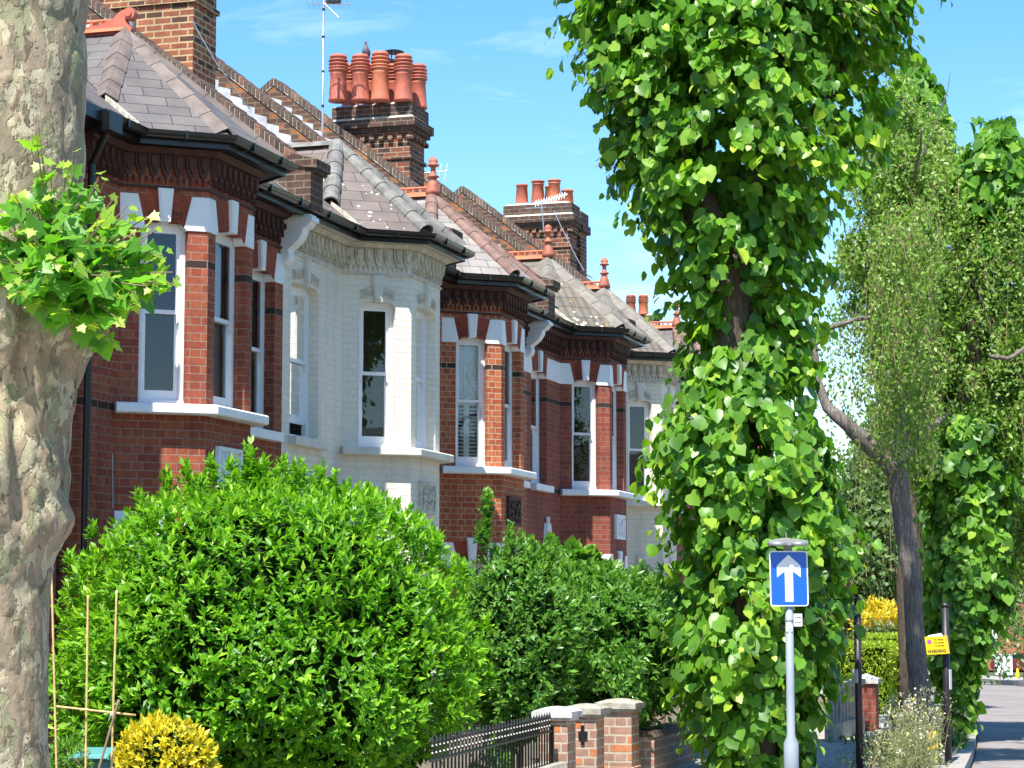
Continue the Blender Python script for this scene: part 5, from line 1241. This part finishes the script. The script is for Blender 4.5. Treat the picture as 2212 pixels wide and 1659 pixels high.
# ---------------------------------------------------------------- signs
def txt(body, size, bold=0.0):
    cu = bpy.data.curves.new('t', 'FONT'); cu.body = body; cu.size = size; cu.align_x = 'CENTER'; cu.align_y = 'CENTER'; cu.offset = bold; cu.resolution_u = 3
    ob = bpy.data.objects.new('t', cu); S.collection.objects.link(ob); dg = bpy.context.evaluated_depsgraph_get(); dg.update()
    me = bpy.data.meshes.new_from_object(ob.evaluated_get(dg)); v = [tuple(p.co) for p in me.vertices]; f = [tuple(p.vertices) for p in me.polygons]
    bpy.data.objects.remove(ob); bpy.data.curves.remove(cu); bpy.data.meshes.remove(me); return v, f
def addtxt(mb, F, body, size, u, z, w_, m=0, bold=0.0, sx_=1.0):
    v, f = txt(body, size, bold); mb.add([F(u+p[0]*sx_, w_, z+p[1]) for p in v], f, m)
def rrect(u0, u1, z0, z1, r, n=6):
    P = []
    for (cx, cz, a0) in ((u1-r, z1-r, 0), (u0+r, z1-r, 90), (u0+r, z0+r, 180), (u1-r, z0+r, 270)):
        for k in range(n+1): a = R(a0+90*k/n); P.append((cx+r*math.cos(a), cz+r*math.sin(a)))
    return P
D = 21.0; c = at(1703, 1250, D); base = at(1709, 1600, D); base.z = 0; ax = Vector((c.x, c.y, 0)); ax = base
lean = Vector(((c.x-base.x), (c.y-base.y), 0))/(c.z)
def LN(z): return Vector((base.x, base.y, 0))+lean*z*.6+Vector((0, 0, z))
root = thing('sign_post', base, 'pale grey post with blue one way arrow sign and small lamp on top', 'road sign')
yaw = R(YAW)-R(2); rx_ = Vector((math.cos(yaw), math.sin(yaw), 0)); nn_ = Vector((math.sin(yaw), -math.cos(yaw), 0))
F = lambda u, w_, z: c+rx_*(u+.012*(-(z)))+nn_*w_+Vector((0, 0, z))
mb = MB(); zt = c.z+.30
mb.tube([LN(-.1), LN(.43), LN(.50), LN(.9), LN(zt)], [.069, .069, .039, .038, .037], 20); mb.build('post', M['galv'], root, smooth=True)
W_, H_ = .178, .257
mb = MB(); mb.prism(F, rrect(-W_, W_, -H_, H_, .03), .050, .056); plate = mb.build('sign_plate', M['signwhite'], root)
mb = MB(); mb.prism(F, rrect(-W_+.011, W_-.011, -H_+.011, H_-.011, .022), .0565, .0575); mb.build('blue_panel', M['blue'], plate)
mb = MB(); mb.prism(F, [(-.038, -.215), (.038, -.215), (.038, .068), (.110, .012), (.110, .12), (.0, .222), (-.110, .12), (-.110, .012), (-.038, .068)], .0585, .0595); mb.build('white_arrow', M['signwhite'], plate)
mb = MB()
for z in (-.16, .16): lbox(mb, F, -.10, .10, .036, .050, z-.015, z+.015)
mb.build('bracket', M['signgrey'], root)
mb = MB(); lp = lambda u, w_, z: F(u, w_, z+.33)
mb.prism(lp, [(-.19, 0), (-.185, -.025), (.17, -.025), (.18, 0), (.175, .02), (.06, .035), (-.06, .045), (-.18, .02)], .02, .17)
lamp = mb.build('lamp', M['signgrey'], root, bevel=.004)
mb = MB(); mb.tube([lp(-.18, .175, -.008), lp(-.02, .175, -.008)], .016, 8); mb.tube([lp(.02, .175, -.008), lp(.165, .175, -.008)], .016, 8); mb.build('lamp_tube', M['alum'], lamp, smooth=True)
mb = MB(); mb.tube([lp(-.02, .1, .04), lp(-.02, .1, .10)], .006, 5); mb.tube([lp(0, .06, -.05), lp(0, .06, .0)], .03, 8); mb.build('lamp_bracket', M['signgrey'], lamp)
mb = MB(); pl = lambda u, w_, z: F(u+.072, w_, z-.385)
mb.prism(pl, rrect(-.040, .046, -.062, .062, .008), .045, .050); small = mb.build('small_plate', M['signgrey'], root)
mb = MB(); mb.prism(pl, rrect(-.034, .040, -.056, .056, .006), .0505, .0512); mb.build('plate_face', M['signwhite'], small)
mb = MB(); addtxt(mb, pl, 'No loading', .024, .003, .025, .0525, bold=.001, sx_=.58); addtxt(mb, pl, 'at any time', .024, .003, -.022, .0525, bold=.001, sx_=.58); mb.build('lettering', M['inkblack'], small)
mb = MB(); mb.tube([F(.0, .0, -.388)-Vector((0, 0, .006)), F(.0, .0, -.388)+Vector((0, 0, .006))], .042, 14); mb.build('clip_band', M['signgrey'], root)
mb = MB(); st_ = lambda u, w_, z: F(u-.004, w_, z-.46); mb.prism(st_, [(-.030, -.03), (.026, -.03), (.026, .03), (-.030, .03)], .039, .0405); tk_ = mb.build('sticker', M['signwhite'], root)
mb = MB(); addtxt(mb, st_, '10m L', .016, 0, .013, .042, sx_=.8); addtxt(mb, st_, 'L10A', .020, 0, -.012, .042, bold=.0005, sx_=.8); mb.build('lettering', M['inkblack'], tk_)
# dark posts
def darkpost(x0, d, ztop, label, plate):
    b = at(x0, 1640, d); b.z = 0; root = thing('dark_post', b, label, 'post', 'dark street posts')
    mb = MB(); mb.tube([b+Vector((0, 0, -.1)), b+Vector((0, 0, ztop))], .038, 16); mb.lathe((b.x, b.y, ztop), [(.045, 0), (.045, .02), (.02, .05), (0, .052)], 14); mb.build('post', M['post_dark'], root, smooth=True)
    (u0, z0, z1, yw, wd) = plate
    t_ = Vector((math.cos(yw), math.sin(yw), 0)); n = Vector((t_.y, -t_.x, 0)); G = lambda u, w_, z: b+t_*u+n*w_+Vector((0, 0, z))
    mb = MB(); mb.prism(G, rrect(-wd/2, wd/2, z0, z1, .01), .042, .047); mb.build('plate', M['signwhite'], root)
    return root, b
darkpost(1857, 23.3, 1.75, 'dark post with small white plate against the right edge of lime leaves', (0, .92, 1.06, R(YAW-68), .12))
r2, b2 = darkpost(2048, 24.9, 1.71, 'dark post carrying the yellow warning board', (0, .80, 1.02, R(YAW+66), .11))
wc = at(2020, 1394, 24.82); root = thing('warning_sign', wc, 'yellow parking warning board with red and purple roundel, strapped to the dark post', 'sign')
yw = R(YAW); t_ = Vector((math.cos(yw), math.sin(yw), 0)); n_ = Vector((t_.y, -t_.x, 0)); tl = R(4)
def WF(u, w_, z): return wc+t_*(u*math.cos(tl)-z*math.sin(tl)*-1.6)*1.0+n_*w_+Vector((0, 0, z*math.cos(tl)+u*math.sin(tl)))
WF = lambda u, w_, z: wc+t_*(u-z*.12*1)+n_*w_+Vector((0, 0, z+u*.05))
mb = MB(); lbox(mb, WF, -.112, .112, .04, .05, -.098, .098); bd = mb.build('board', M['yellow'], root, bevel=.002)
mb = MB(); lbox(mb, WF, .112, .14, -.03, .05, -.095, .105); mb.build('folded_side', plain('dull_yellow', (.55, .40, .05), .6, .2, 5, 0), root)
mb = MB(); mb.add([WF(-.08, .039, .098), WF(.095, .039, .098), WF(.095, -.06, .128), WF(-.05, -.03, .112)], [(0, 1, 2, 3)]); mb.build('white_backing', M['signwhite'], root)
mb = MB(); cir = lambda r_: [(-.068+r_*math.cos(a), .042+r_*math.sin(a)) for a in np.linspace(0, 2*math.pi, 25)[:-1]]
mb.prism(WF, cir(.026), .0505, .0512, 0); mb.prism(WF, cir(.019), .0515, .0522, 1)
mb.prism(WF, [(-.083, .059), (-.079, .063), (-.053, .025), (-.057, .021)], .0523, .0528, 0); mb.build('roundel', [M['signred'], M['signpurple']], bd)
mb = MB()
for j, tx in enumerate(('No waiting', 'No loading', 'No parking')): addtxt(mb, WF, tx, .026, .036, .062-j*.033, .0525, bold=.0008, sx_=.9)
addtxt(mb, WF, 'WARNING', .052, .0, -.064, .0525, bold=.0022, sx_=.80); mb.build('lettering', M['inkblack'], bd)
# yellow board on the ground behind the weeds
c = at(2014, 1620, 24.6); c.z = 0; root = thing('floor_sign', c, 'yellow plastic floor sign half hidden by dry weeds, with dark foot block', 'sign')
G = lambda u, w_, z: c+t_*u+n_*w_+Vector((0, 0, z))
mb = MB(); mb.hexa([G(-.07, -.02, 0), G(.07, -.02, 0), G(.07, .02, 0), G(-.07, .02, 0), G(-.05, -.015, .36), G(.05, -.015, .36), G(.05, .015, .36), G(-.05, .015, .36)]); mb.build('panel', M['yellow'], root, bevel=.006)
mb = MB()
for a, b_ in ((.10, .16), (.20, .26)): mb.prism(G, [(-.045, a), (.045, a+.02), (.045, b_+.02), (-.045, b_)], .021, .022)
mb.build('dark_marks', M['inkblack'], root); mb = MB(); mb.hexa([G(-.12, -.06, 0), G(.15, -.06, 0), G(.15, .06, 0), G(-.12, .06, 0), G(-.10, -.05, .05), G(.13, -.05, .05), G(.13, .05, .05), G(-.10, .05, .05)]); mb.build('foot', M['post_dark'], root)
def cone(px, d, h, label):
    c = at(px, 1450, d); c.z = gz(c.x, c.y)+.0; root = thing('traffic_cone', c, label, 'cone')
    mb = MB(); mb.box(c.x-h*.3, c.x+h*.3, c.y-h*.3, c.y+h*.3, c.z, c.z+h*.06); mb.build('base', M['yellow'], root)
    mb = MB(); mb.lathe((c.x, c.y, c.z+h*.06), [(h*.24, 0), (h*.22, h*.1), (h*.10, h*.86), (h*.08, h*.94), (0, h*.94)], 16); mb.build('cone_body', M['yellow'], root, smooth=True)
cone(2198, 110, .46, 'small yellow cone on the far pavement in front of the red car')
cone(2089, 33.5, .25, 'yellow cone peeping out below the farther leaf clad lime')
# ---------------------------------------------------------------- far end: car, wall, house
c = at(2207, 1447, 150); c.z = gz(c.x, c.y)
root = thing('parked_car', c, 'dark red hatchback parked at the far end of the road', 'car')
cy_ = R(YAW-12); ct = Vector((math.cos(cy_), math.sin(cy_), 0)); cn = Vector((ct.y, -ct.x, 0)); G = lambda u, w_, z: c+ct*u+cn*w_+Vector((0, 0, z))
body = [(-2.0, .35), (-2.05, .75), (-1.9, .92), (-1.1, 1.0), (-.45, 1.42), (.9, 1.46), (1.7, 1.2), (1.95, .9), (2.0, .4), (1.7, .28), (-1.7, .28)]
mb = MB(); mb.prism(G, body, -.82, .82); mb.build('body', plain('dark_red_paint', (.16, .012, .02), .25, .05, 3, 0), root, bevel=.05)
mb = MB()
for s_ in (-1, 1): mb.prism(G, [(-.9, 1.0), (-.42, 1.33), (.12, 1.36), (.12, 1.0)], s_*.822, s_*.83); mb.prism(G, [(.2, 1.0), (.2, 1.36), (.85, 1.36), (1.45, 1.14), (1.4, 1.0)], s_*.822, s_*.83)
mb.build('side_window', M['black'], root)
mb = MB(); mb.add([G(-1.08, -.7, 1.03), G(-1.08, .7, 1.03), G(-.49, .66, 1.41), G(-.49, -.66, 1.41)], [(0, 1, 2, 3)]); mb.build('windscreen', M['black'], root)
for u in (-1.3, 1.25):
    for s_ in (-1, 1):
        mb = MB(); mb.tube([G(u, s_*.62, .31), G(u, s_*.84, .31)], .31, 20); wh = mb.build('wheel', M['black'], root); mb = MB(); mb.tube([G(u, s_*.845, .31), G(u, s_*.855, .31)], .19, 14); mb.build('rim', M['alum'], wh)
for s_ in (-1, 1):
    mb = MB(); mb.add([G(-2.03, s_*.75, .65), G(-2.03, s_*.45, .65), G(-1.93, s_*.45, .85), G(-1.93, s_*.75, .85)], [(0, 1, 2, 3)]); mb.build('headlight', M['signwhite'], root)
a_, b_ = at(2150, 1440, 146), at(2186, 1440, 146); a_.z = gz(a_.x, a_.y)
root = thing('garden_wall', a_, 'short white wall just left of the dark red car', 'wall'); mb = MB(); front(a_, b_, a_.z, a_.z+1.25, 0, mb, .3); mb.build('panel', M['stone_white'], root); mb = MB(); front(a_, b_, a_.z+1.252, a_.z+1.33, 0, mb, .4); mb.build('coping', M['white_cap'], root)
c = at(2192, 1400, 165); g0 = gz(c.x, c.y); root = thing('far_house', Vector((c.x, c.y, g0)), 'orange brick house with white windows at the far right edge', 'house')
G = lambda u, w_, z: c+Vector((CA, SA, 0))*u+Vector((SA, -CA, 0))*w_+Vector((0, 0, z-c.z+g0))
mb = MB(); lbox(mb, G, -2.6, 9, -8, 0, 0, 5.4); mb.build('wall', M['brick_c'], root)
for (u0, u1, z0, z1) in ((-2.2, -1.3, 1.0, 4.6), (.9, 3.2, 1.0, 4.8), (4.2, 6.5, 1, 4.8)):
    mb = MB(); lbox(mb, G, u0, u1, 0, .12, z0, z1); wn = mb.build('window', M['white'], root); mb = MB()
    k = max(1, int((u1-u0)/.9)); 
    for j in range(k):
        for zz0, zz1 in ((z0+.15, (z0+z1)/2-.5), ((z0+z1)/2+.3, z1-.2)): lbox(mb, G, u0+(u1-u0)*(j+.15)/k, u0+(u1-u0)*(j+.85)/k, .12, .14, zz0, zz1)
    mb.build('pane', M['black'], wn)
mb = MB(); lbox(mb, G, -2.9, 9.2, -.1, .35, 5.4, 5.62); mb.build('cornice', M['stone_white'], root)
mb = MB(); mb.add([G(-3, .4, 5.62), G(9.4, .4, 5.62), G(9.4, -4, 8.4), G(-3, -4, 8.4), G(-3, -8.4, 5.62), G(9.4, -8.4, 5.62)], [(0, 1, 2, 3), (3, 2, 5, 4), (0, 3, 4), (1, 2, 5)]); mb.build('roof', M['slate_a'], root)
# ---------------------------------------------------------------- small things on the roofs and walls
q = at(697, 240, 37.4); root = thing('tv_aerial', q, 'tall thin television aerial mast left of the large chimney', 'aerial')
mb = MB(); mb.tube([Vector((q.x, q.y, q.z-2.2)), Vector((q.x, q.y, at(697, -6, 37.4).z))], .021, 8); mb.build('mast', M['alum'], root, smooth=True)
z = at(697, 8, 37.4).z; mb = MB(); A_ = Vector((q.x, q.y, z)); dr_ = Vector((.9, .25, -.02))
mb.tube([A_-dr_*.3, A_+dr_*.5], .010, 6)
for k in range(9): p = A_+dr_*(-.28+.09*k); mb.tube([p-Vector((.05, -.2, .02)), p+Vector((.05, -.2, .02))], .004, 4)
mb.tube([A_+Vector((.02, -.02, 0)), A_+Vector((.30, -.05, -.28))], .012, 6); mb.build('elements', M['alum'], root)
mb = MB(); mb.box(A_.x+.06, A_.x+.3, A_.y-.05, A_.y+.05, A_.z, A_.z+.07); mb.build('junction_box', M['iron'], root)
mb = MB()
for yy in (35, 137, 266, 395): zz_ = at(697, yy*.5792 if False else yy*.58, 37.4).z; mb.tube([Vector((q.x, q.y, zz_-.02)), Vector((q.x, q.y, zz_+.02))], .026, 8)
mb.build('tape', M['iron'], root)
q = at(790, 117, 38.28); root = thing('pigeon', q, 'grey pigeon perched on a terracotta chimney pot', 'bird')
mb = MB(); pts = [(-.02, .12, -.07), (-.015, .08, -.02), (0, .03, .02), (0, 0, .07), (.005, -.015, .12), (.01, -.02, .155), (.012, -.03, .185), (.012, -.045, .205), (.013, -.07, .20)]
mb.tube([q+Vector(p) for p in pts], [.006, .03, .055, .062, .05, .03, .026, .022, .003], 12)
mb.build('body', plain('pigeon_grey', (.16, .15, .19), .7, .35, 20, .2), root, smooth=True)
mb = MB(); mb.tube([q+Vector((.013, -.062, .20)), q+Vector((.014, -.095, .195))], [.006, .001], 6); mb.build('beak', M['iron'], root)
mb = MB()
for s_ in (-1, 1): mb.tube([q+Vector((s_*.05, .0, .10)), q+Vector((s_*.055, .03, .04)), q+Vector((s_*.03, .10, -.06))], [.012, .026, .004], 8)
mb.build('wing', plain('pigeon_wing', (.09, .09, .11), .7, .2, 20, .1), root, smooth=True)
q = at(946, 372, 40.5); root = thing('tv_aerial', q, 'tiny aerial just right of the large chimney foot', 'aerial')
mb = MB(); mb.tube([q+Vector((-.5, 0, 0)), q+Vector((.2, 0, .01))], .010, 5); mb.tube([q+Vector((-.45, 0, -.8)), q+Vector((-.45, 0, .1))], .014, 6)
for k in (-.1, .02, .14): mb.tube([q+Vector((k, -.05, -.17)), q+Vector((k+.03, .05, .17))], .005, 4)
mb.build('elements', M['alum'], root)
q = at(1136, 432, 46.2); root = thing('tv_aerial', q, 'flat television aerial lying against the top of the farther chimney', 'aerial')
a0, a1 = at(1150, 442, 46.2), at(1225, 420, 46.2); mb = MB(); mb.tube([a0, a1], .012, 5); d0 = (a1-a0)
for k in range(12): p = a0+d0*(.1+k*.075); mb.tube([p+Vector((0, -.03, -.07)), p+Vector((0, .03, .07))], .005, 4)
for zz_ in (-.07, .05): mb.tube([a0+Vector((-.15, 0, zz_)), a0+Vector((.3, 0, zz_))], .009, 4)
mb.tube([a0+Vector((.2, 0, .05)), a0+Vector((.25, 0, -.6))], .012, 5); mb.build('elements', M['alum'], root)
def cable(pts, label, r_=.008):
    P_ = [at(*p) for p in pts]; root = thing('cable', P_[0], label, 'cable'); mb = MB(); out = []
    for a, b in zip(P_[:-1], P_[1:]):
        for t in np.linspace(0, 1, 8)[:-1]: out.append(a.lerp(b, t)+Vector((0, 0, -.12*math.sin(t*math.pi)*(b-a).length/6)))
    out.append(P_[-1]); mb.tube(out, r_, 5); mb.build('wire', M['alum'], root)
cable([(413, 40, 27.9), (470, 140, 28.0), (540, 235, 28.6)], 'thin wire sagging from the nearest chimney over the parapet')
cable([(1197, 455, 46.2), (1225, 515, 45.5), (1262, 585, 44.5)], 'thin pale wire from the farther chimney down to the ridge')
cable([(243, 980, 22.9), (244, 1100, 22.9)], 'thin white wire hanging beside the nearest bay', .006)
q = at(284, 60, 25.6); root = thing('flue_pipe', q, 'dark grey flue pipe behind the orange scroll finial', 'flue'); mb = MB(); mb.tube([q+Vector((.0, 0, -.75)), q+Vector((0, 0, .15))], .055, 14); mb.tube([q+Vector((0, 0, .15)), q+Vector((0, 0, .23))], .045, 14); mb.build('pipe', plain('flue_grey', (.06, .06, .07), .5, .2, 5, 0), root, smooth=True)
# alarm box on the dark red house
q = at(1179, 1150, 35.6); fq = Vector((XM+.001, q.y, q.z)); t0 = (XM-0)/(q.x); fq = Vector((XM, q.y*t0, EYE+(q.z-EYE)*t0))
root = thing('alarm_box', fq, 'white tapered alarm box with red strobe on the dark red house', 'alarm box')
G = lambda u, w_, z: Vector((XM+w_, fq.y+u, fq.z+z))
mb = MB(); mb.hexa([G(-.20, 0, -.32), G(.20, 0, -.32), G(.17, .10, -.32), G(-.17, .10, -.32), G(-.11, 0, .16), G(.11, 0, .16), G(.09, .07, .16), G(-.09, .07, .16)]); mb.build('case', M['stone_white'], root, bevel=.006)
mb = MB(); mb.tube([G(-.03, .04, .16), G(-.03, .04, .27)], .04, 12); mb.build('bracket', M['stone_white'], root, smooth=True)
mb = MB(); mb.tube([G(.05, .045, .16), G(.05, .045, .24)], [.05, .03], 12); mb.build('strobe', plain('strobe_red', (.4, .01, .04), .3, .05, 3, 0), root, smooth=True)
TG = lambda u, w_, z: Vector((XM+w_, fq.y+u, fq.z+z)); mb = MB(); addtxt(mb, TG, 'ECN', .11, .02, -.12, .105, bold=.002); addtxt(mb, TG, '24 hr', .04, .02, -.05, .10); mb.build('lettering', M['signpurple'], root)
# ---------------------------------------------------------------- the other side of the road (out of frame, mirrored in the window panes)
M['far_wall'] = plain('far_brick', (.16, .07, .05), .9, .2, 1, 0); M['far_roof'] = plain('far_slate', (.09, .085, .085), .8, .2, 1, 0)
for k, yy in enumerate((-8, 6, 20, 34)):
    b = Vector((17, yy, 0)); root = thing('opposite_house', b, 'plain brick house across the road, visible only as a reflection in window panes', 'house', 'houses across the road')
    mb = MB(); mb.box(17, 26, yy-6.9, yy+6.9, -.2, 5.3); mb.build('wall', M['far_wall'], root)
    mb = MB(); mb.add([(16.6, yy-7, 5.3), (16.6, yy+7, 5.3), (21, yy+7, 7.4), (21, yy-7, 7.4), (26.4, yy-7, 5.3), (26.4, yy+7, 5.3)], [(0, 1, 2, 3), (3, 2, 5, 4), (0, 3, 4), (1, 2, 5)]); mb.build('roof', M['far_roof'], root)
    for j in range(4):
        for z0 in (.9, 3.3): mb = MB(); y0 = yy-5.8+j*3.1; mb.box(16.95, 17.02, y0, y0+1.3, z0, z0+1.6); mb.build('window', M['white'], root)
